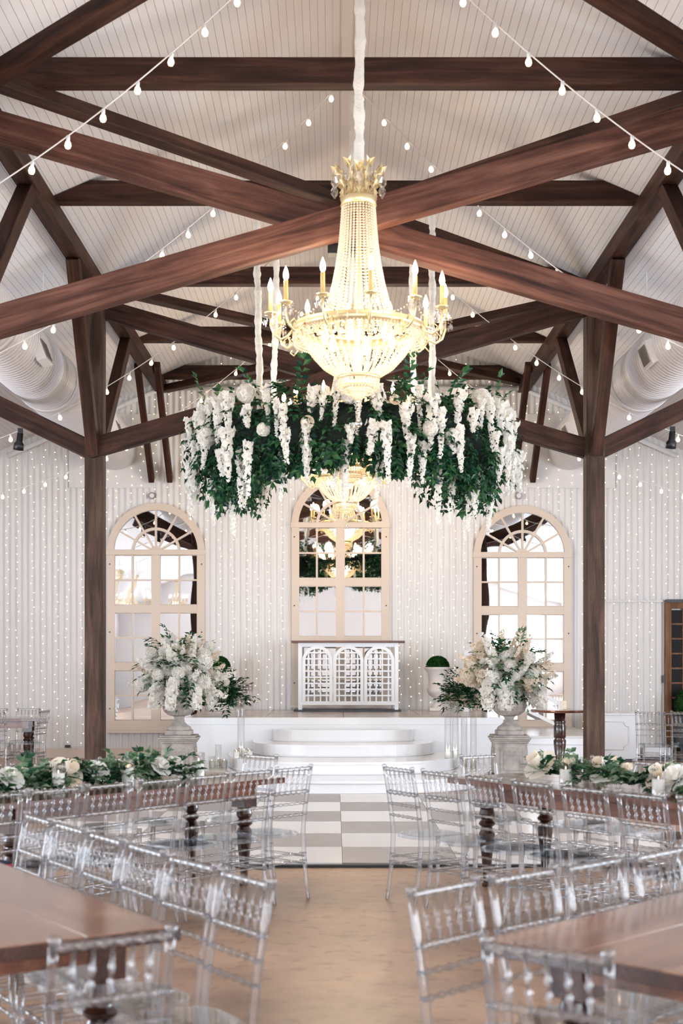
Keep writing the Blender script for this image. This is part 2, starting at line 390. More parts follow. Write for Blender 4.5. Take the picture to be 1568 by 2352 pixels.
for i, (wl, p, z, ww, hh, pw) in enumerate(WINDOWS): window(i+1, wl, p, z, ww, hh)
# door in the back wall, right
d1 = tag(obj('door_1', MB().box(5.42, 5.52, WALL_Y-.12, WALL_Y-.02, 0, 2.56).box(6.52, 6.62, WALL_Y-.12, WALL_Y-.02, 0, 2.56).box(5.52, 6.52, WALL_Y-.12, WALL_Y-.02, 2.46, 2.56).box(5.52, 6.52, WALL_Y-.1, WALL_Y-.03, 0, .25), M['door_wood']), kind='structure')
for i in range(5):
    for j in range(9):
        obj('pane', MB().box(5.53+i*.2, 5.71+i*.2, WALL_Y-.07, WALL_Y-.06, .27+j*.243, .49+j*.243), M['dark_pane'], d1)
for i in range(1, 5): obj('muntin', MB().box(5.505+i*.2+.0, 5.535+i*.2, WALL_Y-.09, WALL_Y-.045, .25, 2.46), M['door_wood'], d1)
for j in range(1, 9): obj('muntin', MB().box(5.52, 6.52, WALL_Y-.088, WALL_Y-.047, .25+j*.243, .275+j*.243), M['door_wood'], d1)
obj('door_track', MB().box(5.42, 6.7, WALL_Y-.14, WALL_Y-.12, 2.56, 2.61), M['black'], d1)
obj('door_handle', MB().box(5.38, 5.415, WALL_Y-.1, WALL_Y-.05, 1.24, 1.36), M['black'], d1)

# ------------------------------------------------------------------ timber frame
SD = {-1: 'on the rose-garland side', 1: 'on the cocktail-table side'}
def timber(name, p0, p1, w_, h_, mat, label, cat='beam', group=None, up=V(0,0,1)):
    p0 = V(*p0); p1 = V(*p1); L = (p1-p0).length
    o = obj(name, MB().box(0, L, -w_/2, w_/2, -h_/2, h_/2), M[mat], bevel=.008)
    o.matrix_world = frame_mat(p0, p1-p0, up)
    return tag(o, label, cat, group)
BX = 2.98; YF = [10.5, 16.4]
for s in (-1, 1):
    timber('eaves_beam', (AX+s*BX, REAR_Y+.05, EYE+4.49), (AX+s*BX, WALL_Y-.05, EYE+4.49), .18, .19, 'timber', 'dark timber beam running the length of the hall on the posts '+SD[s], 'beam')
for yy, nm in ((-1.5, 'behind the near tables'), (4.4, 'beside the near tables'), (10.5, 'between the near tables and the dance floor'), (16.4, 'beside the stage steps')):
    for s in (-1, 1):
        timber('timber_post', (AX+s*BX, yy, 0), (AX+s*BX, yy, EYE+4.395), .22, .22, 'post', 'square dark timber post '+nm+' '+SD[s], 'post', None, up=V(0,1,0))
# collar ties with ends cut to the roof slope
for yy, nm in ((1.5, 'above the near tables'), (4.5, 'above the near table ends'), (7.6, 'over the far table ends'), (10.95, 'just past the near chandelier'), (13.75, 'over the dance floor'), (16.75, 'over the stage steps'), (19.75, 'over the flower ring'), (22.33, 'against the corrugated wall')):
    zb = EYE+4.57; zt = zb+.21
    xb = (RIDGE-zb)/SLOPE-.02; xt = (RIDGE-zt)/SLOPE-.02
    o = obj('collar_tie', MB().prism([(-xb, 0), (xb, 0), (xt, .21), (-xt, .21)], -.075, .075), M['timber'], None, (AX, yy, zb), bevel=.006)
    tag(o, 'dark horizontal collar tie beam '+nm, 'beam', 'collar ties')
# scissor braces between the posts
for yy, nm, mat in ((4.4, 'above the near tables', 'red_timber'), (10.65, 'behind the near chandelier', 'red_timber'), (16.4, 'behind the flower ring', 'timber')):
    timber('scissor_brace', (AX-BX-.05, yy-.1, EYE+2.5), (AX+BX+.05, yy-.1, EYE+4.25), .14, .23, mat, 'long slanted brace, low on the rose-garland side, '+nm, 'beam')
    timber('scissor_brace', (AX-BX-.05, yy+.1, EYE+4.25), (AX+BX+.05, yy+.1, EYE+2.5), .14, .23, mat, 'long slanted brace, low on the cocktail-table side, '+nm, 'beam')
# flat cross bracing at collar level
for ya, yb, nm in ((4.5, 10.6, 'before the near chandelier'), (10.6, 16.7, 'over the dance floor'), (16.7, 22.4, 'over the stage')):
    timber('cross_brace', (AX-2.9, ya, EYE+4.53), (AX+2.9, yb, EYE+4.53), .16, .11, 'timber', 'flat diagonal brace, upper of the crossing pair '+nm, 'beam')
    timber('cross_brace', (AX+2.9, ya, EYE+4.42), (AX-2.9, yb, EYE+4.42), .16, .11, 'timber', 'flat diagonal brace, lower of the crossing pair '+nm, 'beam')
# knee braces of the posts and at the wall
for s in (-1, 1):
    for y0, y1, nm in ((10.6, 12.8, 'rising behind the near chandelier'), (15.0, 16.27, 'of the post, tables arm,'), (18.85, 16.53, 'of the post, wall arm,')):
        z0, z1 = (EYE+2.5, EYE+4.4) if y0 == 10.6 else (EYE+4.4, EYE+2.45)
        timber('knee_brace', (AX+s*BX, y0, z0), (AX+s*BX, y1, z1), .14, .16, 'timber', 'dark knee brace '+nm+' '+SD[s], 'beam')
    for k, dx in enumerate((-.15, .15)):
        timber('wall_brace', (AX+s*BX+dx, 20.9, EYE+4.5), (AX+s*BX+dx, WALL_Y-.09, EYE+2.95), .09, .14, 'timber', ('inner', 'outer')[(dx > 0) == (s > 0)]+' slim dark brace of the pair against the corrugated wall '+SD[s], 'beam')
    timber('aisle_strut', (AX+s*(BX+.05), 16.4, EYE+2.5), (AX+s*5.2, 16.4, EYE+3.55), .15, .22, 'timber', 'dark strut rising from the post to the aisle roof '+SD[s], 'beam')
    timber('aisle_strut', (AX+s*(BX+.05), 10.5, EYE+2.5), (AX+s*5.2, 10.5, EYE+3.55), .15, .22, 'timber', 'dark strut from the near post to the aisle roof '+SD[s], 'beam')
tag(obj('mounting_block', MB().box(-.19, .19, -.06, .06, -.04, .04), M['black'], None, (AX+.02, 10.72, EYE+3.2), bevel=.004), 'black mounting block under the crossing of the scissor braces', 'bracket')
# conduit pipe on the gable
pp = [(AX-2.95, WALL_Y-.25, EYE+4.46), (AX+2.95, WALL_Y-.25, EYE+4.46)]
cp = thing('conduit_pipe', 'white pipe running across the corrugated gable wall', 'pipe', (AX, WALL_Y-.13, EYE+4.46))
obj('pipe_run', MB().tube([(-2.95, 0, 0), (2.95, 0, 0)], .04, 12), M['white'], cp, smooth=True)
for s in (-1, 1):
    obj('pipe_run', MB().tube([(s*2.95, 0, 0), (s*5.5, 0, -1.12)], .04, 12), M['white'], cp, smooth=True)
    obj('elbow', MB().lathe([(.055, -.06), (.06, -.05), (.06, .05), (.055, .06)], 12), M['white'], cp, (s*2.95, 0, 0), (0, PI/2, 0), smooth=True)
    obj('hanger_rod', MB().tube([(s*2.5, 0, 0), (s*2.5, 0, .28)], .008, 6), M['white'], cp)

# ------------------------------------------------------------------ ducts
def duct(s):
    t = thing('air_duct', 'large round white spiral air duct under the aisle roof '+SD[s], 'duct', (AX+s*3.73, 0, EYE+3.5))
    r = .38; prof = []; y = REAR_Y+.05; n = 36
    while y < WALL_Y-.1:
        prof += [(y, r), (y+.075, r), (y+.08, r+.006), (y+.09, r+.006)]; y += .095
    vs = []; fs = []
    for (yy, rr) in prof:
        for k in range(n): a = 2*PI*k/n; vs.append((rr*math.cos(a), yy, rr*math.sin(a)))
    for i in range(len(prof)-1):
        for k in range(n): fs.append((i*n+k, i*n+(k+1) % n, (i+1)*n+(k+1) % n, (i+1)*n+k))
    obj('duct_body', MB().add(vs, fs), M['duct'], t, smooth=True)
    bm = MB().lathe([(r+.002, -.05), (r+.014, -.05), (r+.014, .05), (r+.002, .05)], 36, cap=False).mesh('joint_band', M['duct'], True)
    for yy in (1.2, 4.4, 7.6, 10.8, 14.0, 17.2, 20.4): link('joint_band', bm, t, (0, yy, 0), (PI/2, 0, 0))
    for yy in (4.9, 10.0, 15.2, 20.4):
        v = link('vent', MB().box(-.02, .09, -.19, .19, -.13, .13).mesh('vent', M['white']), t, (-s*(r-.03)*math.cos(.35), yy, (r-.03)*math.sin(.35)*-1+.02), (0, 0, 0))
        v.rotation_euler = (0, .35 if s > 0 else -.35, PI if s > 0 else 0)
        for k in range(9): obj('louver', MB().box(.09, .1, -.16+k*.037, -.15+k*.037, -.1, .1), M['plate'], v)
    for yy in (2.8, 6, 9.2, 12.4, 15.6, 18.8, 21.6):
        for dx in (-.3, .3): obj('hanger_wire', MB().tube([(dx, yy, .24), (dx, yy, roof(AX+s*3.73+dx)-EYE-3.5)], .005, 5), M['wire'], t)
    return t
duct(-1); duct(1)

# ------------------------------------------------------------------ track spotlights
def spot(x, y, z, rz, label):
    t = thing('track_spotlight', label, 'spotlight', (x, y, z), rz, 'track spotlights')
    obj('mount', MB().box(-.03, .03, -.03, .03, -.01, .05), M['black'], t)
    b = link('lamp_head', MB().lathe([(.035, .0), (.037, -.1), (.06, -.13), (.062, -.2), (.05, -.2), (.03, -.14)], 16).mesh('lamp_head', M['black'], True), t, (0, 0, -.005), (.25, .1, 0))
    obj('lens', MB().lathe([(.05, -.19), (.04, -.185)], 16), M['bulb'], b)
for px, pz, lab in ((-4.05, 2.84, 'farther from'), (-3.72, 2.68, 'nearer to')): spot(px, 16.2, EYE+pz, .3, 'black track spotlight under the strut, '+lab+' the post, '+SD[-1])
spot(3.98, 16.2, EYE+2.7, -.2, 'black track spotlight under the strut '+SD[1])

# ------------------------------------------------------------------ stage and steps
ST = .80; SF = 19.4; SX0, SX1 = -2.12, 2.36
stage = thing('stage', 'white panelled stage with a marble floor below the arched mirrors', 'stage', (AX, SF, 0))
obj('front_panel', MB().box(SX0-AX, SX1-AX, 0, WALL_Y-.06-SF, 0, ST-.035), M['white'], stage, bevel=.004)
obj('nosing', MB().box(SX0-AX-.01, SX1-AX+.01, -.02, .12, ST-.1, ST), M['white'], stage, bevel=.004)
for i in range(4):
    for j in range(3):
        wx = (SX1-SX0)/4; wy = (WALL_Y-.07-SF-.12)/3
        obj('marble_tile', MB().box(SX0-AX+i*wx+.003, SX0-AX+(i+1)*wx-.003, .12+j*wy+.003, .12+(j+1)*wy-.003, ST-.035, ST-.002), M['marble'], stage)
for x in (-1.45, 1.45): obj('panel_joint', MB().box(x-.006, x+.006, -.004, .002, 0, ST-.1), M['white'], stage)
def step(hw, yf, z0, z1, i):
    dep = SF-.03-yf; n = 40; pts = []
    for k in range(n+1):
        a = PI*k/n; c, s_ = math.cos(a), math.sin(a); e = 2/2.7
        x = -hw*math.copysign(abs(c)**e, c); y = -dep*abs(s_)**e
        pts.append((x, y))
    base = MB().prism_z(pts[::-1], 0, z1-z0-.03)
    lip = MB().prism_z([(x*1.008, y*1.012) for x, y in pts][::-1], z1-z0-.032, z1-z0)
    t = thing('curved_step', 'white glossy curved step, number %s from the floor, before the stage' % ('one','two','three','four')[i], 'step', (AX, SF-.03, z0), 0, 'curved stage steps')
    obj('riser', base, M['white'], t); obj('tread', lip, M['white'], t)
    obj('base_mould', MB().tube([(x*1.004, y*1.006, .012) for x, y in pts], .012, 6), M['white'], t)
for i, (hw, yf) in enumerate(((2.0, 16.5), (1.58, 17.35), (1.26, 18.25), (.99, 18.98))): step(hw, yf, .16*i, .16*(i+1), i)
# landing to the right of the stage
ld = thing('stage_landing', 'low white panelled landing with pale marble top beside the stage', 'landing', (SX1, 19.75, 0))
obj('body', MB().box(.01, 1.5, 0, WALL_Y-.07-19.75, 0, .49), M['white'], ld)
obj('marble_top', MB().box(.01, 1.52, -.02, WALL_Y-.07-19.75, .49, .52), M['marble_light'], ld, bevel=.004)
def mould(name, x0, x1, z0, z1, y, parent, notch=.09, r=.012):
    pts = []
    for cx, cz, a0 in ((x1, z1, PI), (x0, z1, 1.5*PI), (x0, z0, 0), (x1, z0, .5*PI)):
        for k in range(5):
            a = a0+.5*PI*k/4 if True else 0
            pts.append((cx, cz, a))
    path = []
    def arc(cx, cz, a0, a1):
        for k in range(6):
            a = a0+(a1-a0)*k/5; path.append((cx+notch*math.cos(a), y, cz+notch*math.sin(a)))
    arc(x1, z1, 1.5*PI, PI); arc(x0, z1, 2*PI, 1.5*PI); arc(x0, z0, .5*PI, 0); arc(x1, z0, PI, .5*PI)
    return obj(name, MB().tube(path, r, 6, closed=True), M['white'], parent, smooth=True)
mould('panel_moulding', .12, 1.38, .08, .4, -.004, ld, .07)
# panelled white counter by the right wall bay
ct = thing('white_counter', 'low white panelled counter against the wall right of the landing', 'counter', (4.02, 21.7, 0))
obj('body', MB().box(0, .8, 0, .5, .05, .74), M['white'], ct, bevel=.004); obj('top', MB().box(-.02, .82, -.03, .52, .74, .77), M['white'], ct, bevel=.005)
obj('plinth', MB().box(.02, .78, .03, .48, 0, .05), M['black'], ct)
obj('rail', MB().box(0, .8, -.01, 0, .05, .13), M['white'], ct); mould('panel_moulding', .1, .62, .2, .64, -.004, ct, .08)
wb2 = thing('low_wall_bench', 'long low white box bench along the wall behind the stacked chairs', 'bench', (4.95, 22.1, 0))
obj('body', MB().box(0, .46, 0, .45, .05, .2), M['white'], wb2); obj('plinth', MB().box(0, .46, .03, .45, 0, .05), M['black'], wb2)
# handrail
hr = thing('handrail', 'white stair handrail sloping down behind the urn flowers', 'handrail', (0, 21.6, 0))
pa, pb = (2.05, 1.75), (3.55, .95)
obj('top_rail', MB().prism([(pa[0], pa[1]), (pb[0], pb[1]), (pb[0], pb[1]-.07), (pa[0], pa[1]-.07)], -.03, .03), M['white'], hr)
obj('lower_rail', MB().prism([(pa[0], pa[1]-.42), (pb[0], pb[1]-.36), (pb[0], pb[1]-.42), (pa[0], pa[1]-.48)], -.025, .025), M['white'], hr)
obj('newel', MB().box(2.02, 2.1, -.04, .04, ST, 1.76), M['white'], hr); obj('newel', MB().box(3.5, 3.58, -.04, .04, .52, .97), M['white'], hr)

# ------------------------------------------------------------------ dance floor
df = thing('dance_floor', 'white and grey chequered dance floor laid before the stage steps', 'dance floor', (AX-.055, 10.72, 0))
T = .914
obj('edge_trim', MB().box(-3*T-.05, 3*T+.05, -.05, 6*T+.05, .001, .022), M['black'], df)
tm = {c: MB().box(.002, T-.002, .002, T-.002, .022, .032).mesh('tile', M[c]) for c in ('tile_white', 'tile_grey')}
for i in range(6):
    for j in range(6):
        link('tile', tm['tile_grey' if (i+j) % 2 else 'tile_white'], df, ((i-3)*T, j*T, 0))

# ------------------------------------------------------------------ arched mirrors
def arched_mirror(cx, zb, zs, rows, label):
    y = WALL_Y-.03; W = .805; ri = W-.16*.8
    t = thing('arched_mirror', label, 'mirror', (cx, y, zb), 0, 'arched window mirrors')
    H = zs-zb; f = .05
    fr = MB()
    fr.box(-W, -W+.13, -f-.01, 0, 0, H); fr.box(W-.13, W, -f-.01, 0, 0, H)
    fr.box(-W, W, -f-.012, 0, 0, .16)
    fr.box(-W-.015, W+.015, -f-.03, 0, -.05, 0)
    obj('frame', fr, M['cream'], t, bevel=.004)
    n = 28; ring = []
    for k in range(n+1):
        a = PI*k/n; ring.append((W*math.cos(a), H+W*math.sin(a)))
    for k in range(n, -1, -1):
        a = PI*k/n; ring.append(((W-.115)*math.cos(a), H+(W-.115)*math.sin(a)))
    mbr = MB()
    m2 = n+1
    for k in range(n):
        q = [ring[k], ring[k+1], ring[2*m2-2-k], ring[2*m2-1-k]]
        mbr.prism(q, -f-.01, 0)
    obj('arch_frame', mbr, M['cream'], t)
    obj('transom', MB().box(-W-.01, W+.01, -f-.025, 0, H-.05, H+.04), M['cream'], t, bevel=.004)
    obj('mullion', MB().box(-.075, .075, -f-.008, 0, .1, H-.05), M['cream'], t)
    obj('back_board', MB().box(-W+.02, W-.02, -.012, 0, .02, H), M['cream'], t)
    gh = H-.05-.16; z = .16
    # rows are pairs with a thick rail between
    rail = .13; pairs = rows//2; ph = (gh-rail*(pairs-1))/rows
    xs = [(-W+.13, -.4), (-.37, -.075), (.075, .37), (.4, W-.13)]
    for r in range(rows):
        z0 = .16+r*ph+(r//2)*rail
        for (a, b) in xs:
            px = (a+b)/2; pz = z0+ph/2
            p = obj('pane', MB().box(-(b-a)/2, (b-a)/2, -.004, 0, -ph/2+.012, ph/2-.012), M['mirror'], t, (px, -.016, pz))
            p.rotation_euler = (rnd.uniform(-.0025, .0025), 0, rnd.uniform(-.0025, .0025))
        if r % 2 == 0: obj('muntin', MB().box(-W+.13, W-.13, -f+.005, 0, z0+ph-.014, z0+ph+.014), M['cream'], t)
        elif r < rows-1: obj('rail', MB().box(-W+.13, W-.13, -f-.006, 0, z0+ph-.002, z0+ph+rail+.002), M['cream'], t)
    for x in (-.385, .385): obj('muntin', MB().box(x-.016, x+.016, -f+.004, 0, .16, H-.05), M['cream'], t)
    # fan of six sectors
    R = W-.115
    for k in range(6):
        a0, a1 = PI*k/6, PI*(k+1)/6
        for r0, r1 in ((.09, .38), (.38, R)):
            poly = [(r0*math.cos(a0), r0*math.sin(a0)), ]
            poly = [(r1*math.cos(a0+(a1-a0)*q/5), r1*math.sin(a0+(a1-a0)*q/5)) for q in range(6)]+[(r0*math.cos(a1-(a1-a0)*q/5), r0*math.sin(a1-(a1-a0)*q/5)) for q in range(6)]
            obj('pane', MB().prism(poly[::-1], -.004, 0), M['mirror'], t, (0, -.014, H))
    for k in range(1, 6):
        a = PI*k/6; d = (math.cos(a), math.sin(a)); nrm = (-d[1]*.016, d[0]*.016)
        q = [(d[0]*.05+nrm[0], d[1]*.05+nrm[1]), (d[0]*.05-nrm[0], d[1]*.05-nrm[1]), (d[0]*R-nrm[0], d[1]*R-nrm[1]), (d[0]*R+nrm[0], d[1]*R+nrm[1])]
        obj('spoke', MB().prism(q, -f, -.005), M['cream'], t, (0, 0, H))
    def half_ring(ra, rb, y0):
        mb = MB()
        for k in range(20):
            a0, a1 = PI*k/20, PI*(k+1)/20
            mb.prism([(ra*math.cos(a0), ra*math.sin(a0)), (rb*math.cos(a0), rb*math.sin(a0)), (rb*math.cos(a1), rb*math.sin(a1)), (ra*math.cos(a1), ra*math.sin(a1))], y0, -.004)
        return mb
    obj('fan_ring', half_ring(.36, .405, -f-.002), M['cream'], t, (0, 0, H)); obj('fan_hub', half_ring(0.001, .1, -f-.006), M['cream'], t, (0, 0, H))
    bm = MB().lathe([(.012, 0), (.01, .004)], 8).mesh('bolt', M['black'])
    for x in (-W+.05, W-.05):
        for zz in (H*.12, H*.55, H*.85+.5): link('bolt', bm, t, (x, -f-.014, min(zz, H-.2)), (PI/2, 0, 0))
    return t
arched_mirror(-2.955, .46, EYE+1.77, 6, 'cream arched window mirror behind the pedestal flowers with white dahlias')
arched_mirror(3.08, .46, EYE+1.73, 6, 'cream arched window mirror behind the handrail')
arched_mirror(.08, ST+.08, EYE+2.22, 6, 'tall cream arched window mirror rising behind the lattice bar')
for cx, zz, lab in ((-3.02, EYE+2.7, 'dahlia-side'), (3.02, EYE+2.7, 'handrail-side')):
    t = thing('octagonal_light_box', 'small octagonal box on the wall above the '+lab+' arched mirror', 'wall box', (cx, WALL_Y-.03, zz))
    obj('box', MB().prism([(.06*math.cos(PI/8+k*PI/4), .06*math.sin(PI/8+k*PI/4)) for k in range(8)][::-1], -.04, 0), M['plate'], t); obj('lens', MB().prism([(.04*math.cos(PI/8+k*PI/4), .04*math.sin(PI/8+k*PI/4)) for k in range(8)][::-1], -.05, -.04), M['white'], t)
for (px, pz, lab) in ((-1.45, EYE-.45, 'six-hole brushed outlet plate on the wall beside the pampas stems'), (1.87, EYE-.48, 'six-hole brushed outlet plate on the wall beside the white urn')):
    t = thing('outlet_plate', lab, 'outlet', (px, WALL_Y-.03, pz))
    obj('plate', MB().box(-.08, .08, -.012, 0, -.055, .055), M['plate'], t)
    for i in range(3):
        for j in range(2): obj('socket', MB().lathe([(.019, 0), (.019, .006)], 10), M['white'], t, (-.05+i*.05, -.012, -.025+j*.05), (PI/2, 0, 0))
t = thing('plug_adaptor', 'small black plug adaptor with its cord on the baseboard', 'adaptor', (-4.4, WALL_Y-.07, .19)); obj('body', MB().box(-.045, .045, -.04, .0, -.02, .025), M['black'], t, bevel=.005)
obj('cord', MB().tube([(.045, -.02, 0), (.15, -.02, .0), (.3, -.02, .012), (.5, -.01, .02)], .006, 6), M['wire'], t)

# ------------------------------------------------------------------ lattice bar
bar = thing('lattice_bar', 'white bar with three arched lattice panels and wooden top on the stage', 'bar', (.2, 21.75, ST))
obj('bar_top', MB().box(-.9, .9, -.05, .52, 1.085, 1.12), M['rail_wood'], bar, bevel=.004)
obj('base_plate', MB().box(-.86, .84, -.06, .5, 0, .025), M['black'], bar)
for x in (-.79, .74):
    for y in (.0, .42): obj('corner_post', MB().box(x, x+.06, y, y+.06, .025, 1.085), M['white'], bar)
obj('bottom_rail', MB().box(-.73, .74, .0, .05, .1, .16), M['white'], bar); obj('top_rail', MB().box(-.73, .74, .01, .05, 1.02, 1.085), M['white'], bar)
obj('shelf', MB().box(-.73, .74, .07, .45, .5, .52), M['card'], bar)
pw = .49
for k in range(3):
    cx = -.73+pw*(k+.5); hw = pw/2; zs = .8; ra = hw-.005
    pf = MB()
    pf.box(cx-ra, cx-ra+.05, -.02, .03, .16, zs); pf.box(cx+ra-.05, cx+ra, -.02, .03, .16, zs)
    for q in range(16):
        a0, a1 = PI*q/16, PI*(q+1)/16; r0, r1 = ra-.05, ra
        pf.prism([(cx+r0*math.cos(a0), zs+r0*math.sin(a0)), (cx+r1*math.cos(a0), zs+r1*math.sin(a0)), (cx+r1*math.cos(a1), zs+r1*math.sin(a1)), (cx+r0*math.cos(a1), zs+r0*math.sin(a1))], -.02, .03)
    obj('arch_frame', pf, M['white'], bar)
    zt = lambda x: zs+math.sqrt(max(0, (ra-.04)**2-x*x))
    for i in range(4):
        x = -.145+i*.097; obj('lattice_slat', MB().box(cx+x-.012, cx+x+.012, 0, .02, .16, zt(x)), M['white'], bar)
    for j in range(8):
        z = .25+j*.097; hwid = (ra-.045) if z < zs else math.sqrt(max(.001, (ra-.04)**2-(z-zs)**2))
        obj('lattice_slat', MB().box(cx-hwid, cx+hwid, -.012, .008, z-.012, z+.012), M['white'], bar)

# ------------------------------------------------------------------ florals: shared meshes
def floret(mb, c, out, size, petals=4):
    u = out.orthogonal().normalized(); w2 = out.cross(u)
    a0 = rnd.uniform(0, PI)
    for k in range(petals):
        a = a0+2*PI*k/petals
        d = (u*math.cos(a)+w2*math.sin(a))+out*.35
        mb.tri_leaf(c, d, out, size, size*.95)
def cluster_mesh(name, L, r, n, size, mat, up=False, tip=.25):
    mb = MB(); bend = rnd.uniform(-.12, .12); ph = rnd.uniform(0, 6)
    for i in range(n):
        t = ((i+.5)/n)**1.15
        rad = r*(1-(1-tip)*t)*(.7+.45*math.sin(t*17+ph)*.5+rnd.uniform(-.25, .35))
        a = i*2.399+rnd.uniform(-.6, .6)
        o = V(math.cos(a), math.sin(a), (-.15 if not up else .3)+rnd.uniform(-.5, .5)).normalized()
        z = -L*t if not up else L*t
        c = V(rad*.7*math.cos(a)+bend*L*t*t, rad*.7*math.sin(a), z+rnd.uniform(-.012, .012))
        floret(mb, c, o, size*(1-.5*t)*rnd.uniform(.65, 1.25), 4)
        if i % 3 == 0: mb.tri_leaf(c, o+rand_unit()*.6, V(0,0,1), size*.9, size*.7)
    return mb.mesh(name, mat)
def ball_mesh(name, r, n, size, mat):
    mb = MB(); mb.ico((0,0,0), r*.6)
    for i in range(n):
        z = 1-2*(i+.5)/n
        if z < -.7: continue
        a = i*2.39996; q = math.sqrt(max(0, 1-z*z)); o = V(q*math.cos(a), q*math.sin(a), z)
        floret(mb, o*r*rnd.uniform(.72, .86), o, size*rnd.uniform(.85, 1.15), 4)
    return mb.mesh(name, mat)
def rose_mesh(name, r, mat, layers=4):
    mb = MB()
    for l in range(layers):
        np_ = 3+l*2; R = r*(l+1)/layers; open_ = .25+.75*l/(layers-1)
        for k in range(np_):
            a = 2*PI*k/np_+l*.6+rnd.uniform(-.1, .1); wd = 2*PI/np_*.8
            vs = []; fs = []
            for i in range(4):
                t = i/3; rr = R*(.15+.85*math.sin(t*PI*.5)**1.2*(1 if l else .7)); z = r*(-.35+t*(1.25-.75*open_)) - (.25*r*t**3*open_)
                for j in range(4):
                    b = a+wd*(j/3-.5)*(0.4+.9*math.sin(t*PI*.75)); vs.append((rr*math.cos(b), rr*math.sin(b), z-(abs(j-1.5)/1.5)**2*.08*r*t))
            for i in range(3):
                for j in range(3): fs.append((i*4+j, i*4+j+1, (i+1)*4+j+1, (i+1)*4+j))
            mb.add(vs, fs)
    return mb.mesh(name, mat, True)
def dahlia_mesh(name, r, mat, n=90):
    mb = MB(); mb.ico((0,0,0), r*.45)
    for i in range(n):
        z = 1-1.55*(i+.5)/n; a = i*2.39996; q = math.sqrt(max(0, 1-z*z)); o = V(q*math.cos(a), q*math.sin(a), z)
        mb.leaf(o*r*.35, o+V(0,0,.15), V(0,0,1) if abs(z) < .9 else V(1,0,0), r*.72, r*.36, .3)
    return mb.mesh(name, mat)
def lily_mesh(name, r, mat):
    mb = MB()
    for k in range(6):
        a = k*PI/3; d = V(math.cos(a), math.sin(a), .5)
        mb.leaf(V(0,0,0), d+V(0,0,.3), V(0,0,1), r*.95, r*.8, .3)
    return mb.mesh(name, mat)
WIS = [cluster_mesh('wisteria', L, r, n, s_, M['petal']) for L, r, n, s_ in ((.44,.07,60,.042), (.32,.08,48,.044), (.56,.062,76,.040), (.24,.085,42,.046), (.5,.055,64,.036), (.38,.075,50,.042))]
SPIKE = [cluster_mesh('stock_spike', .3, .05, 55, .036, M[m], True, .35) for m in ('petal', 'petal_cream')]
HYD = [ball_mesh('hydrangea', .1, 70, .05, M['petal']), ball_mesh('hydrangea', .1, 70, .05, M['petal_cream'])]
ROSE = [rose_mesh('rose', .065, M['petal']), rose_mesh('rose', .065, M['petal_cream'])]
DAH = [dahlia_mesh('dahlia', .085, M['petal'])]
LILY = [rose_mesh('lily', .07, M['petal_cream'], 2)]
ORCH = [cluster_mesh('orchid_spray', .4, .09, 34, .07, M['petal'], False, .6)]
def sprig(mb, p, d, n=8, L=.32, leaf=.075, wd=.036, droop=.5, pair=True):
    d = d.normalized(); q = p.copy(); side = d.orthogonal().normalized()
    st = L/n
    for i in range(n):
        d = (d+V(0,0,-droop/n)).normalized(); q = q+d*st
        up = V(0,0,1)-d*d.z
        up = up.normalized() if up.length > .1 else d.orthogonal().normalized()
        sd = d.cross(up)
        for s in ((1, -1) if pair else ((1 if i % 2 else -1),)):
            ld = d*.6+sd*s*.9+rand_unit()*.3
            mb.leaf(q, ld, up+rand_unit()*.35, leaf*rnd.uniform(.7, 1.2), wd*rnd.uniform(.8, 1.2))
    mb.leaf(q, d, V(0,0,1)+rand_unit()*.4, leaf, wd)
def fern(mb, p, d, L=.3, n=16, wd=.1):
    d = d.normalized(); q = p.copy()
    for i in range(n):
        d = (d+V(0,0,-.5/n)).normalized(); q = q+d*(L/n); t = i/n
        up = (V(0,0,1)-d*d.z); up = up.normalized() if up.length > .1 else d.orthogonal().normalized()
        sd = d.cross(up)
        for s in (1, -1): mb.leaf(q, sd*s+d*.45, up, wd*(1-t*.8), wd*.17)
def place(meshname, mesh, parent, p, out, scale=1.0, spin=None):
    z = out.normalized(); x = z.orthogonal().normalized(); y = z.cross(x)
    m = Matrix(((x.x,y.x,z.x,p[0]),(x.y,y.y,z.y,p[1]),(x.z,y.z,z.z,p[2]),(0,0,0,1)))
    return link(meshname, mesh, parent, mat4=m @ Matrix.Rotation(spin if spin is not None else rnd.uniform(0, 6.28), 4, 'Z') @ Matrix.Scale(scale, 4))

# ------------------------------------------------------------------ floral ring
def ruffled(mb, p0, p1, r, seed, n=60, seg=10):
    rr = random.Random(seed); p0 = V(*p0); p1 = V(*p1); path = []; rad = []
    for i in range(n+1):
        t = i/n; p = p0.lerp(p1, t); ph = t*(p1-p0).length
        path.append(p+V(math.sin(ph*9+seed)*r*.12+rr.uniform(-.04,.04)*r, math.cos(ph*7)*r*.12, 0)); rad.append(r*(.92+.1*math.sin(ph*23+seed*2)+.07*math.sin(ph*57)+rr.uniform(-.07, .07)))
    return mb.tube(path, rad, seg)
RC = V(.16, 13.6, EYE+2.08); RR = 1.25
ring = thing('floral_ring', 'huge hanging ring of green leaves and white wisteria before the crossed braces', 'floral ring', tuple(RC))
obj('hoop', MB().tube([(RR*math.cos(2*PI*k/64), RR*math.sin(2*PI*k/64), .2) for k in range(64)], .04, 8, closed=True), M['moss'], ring)
fol = MB(); core = MB()
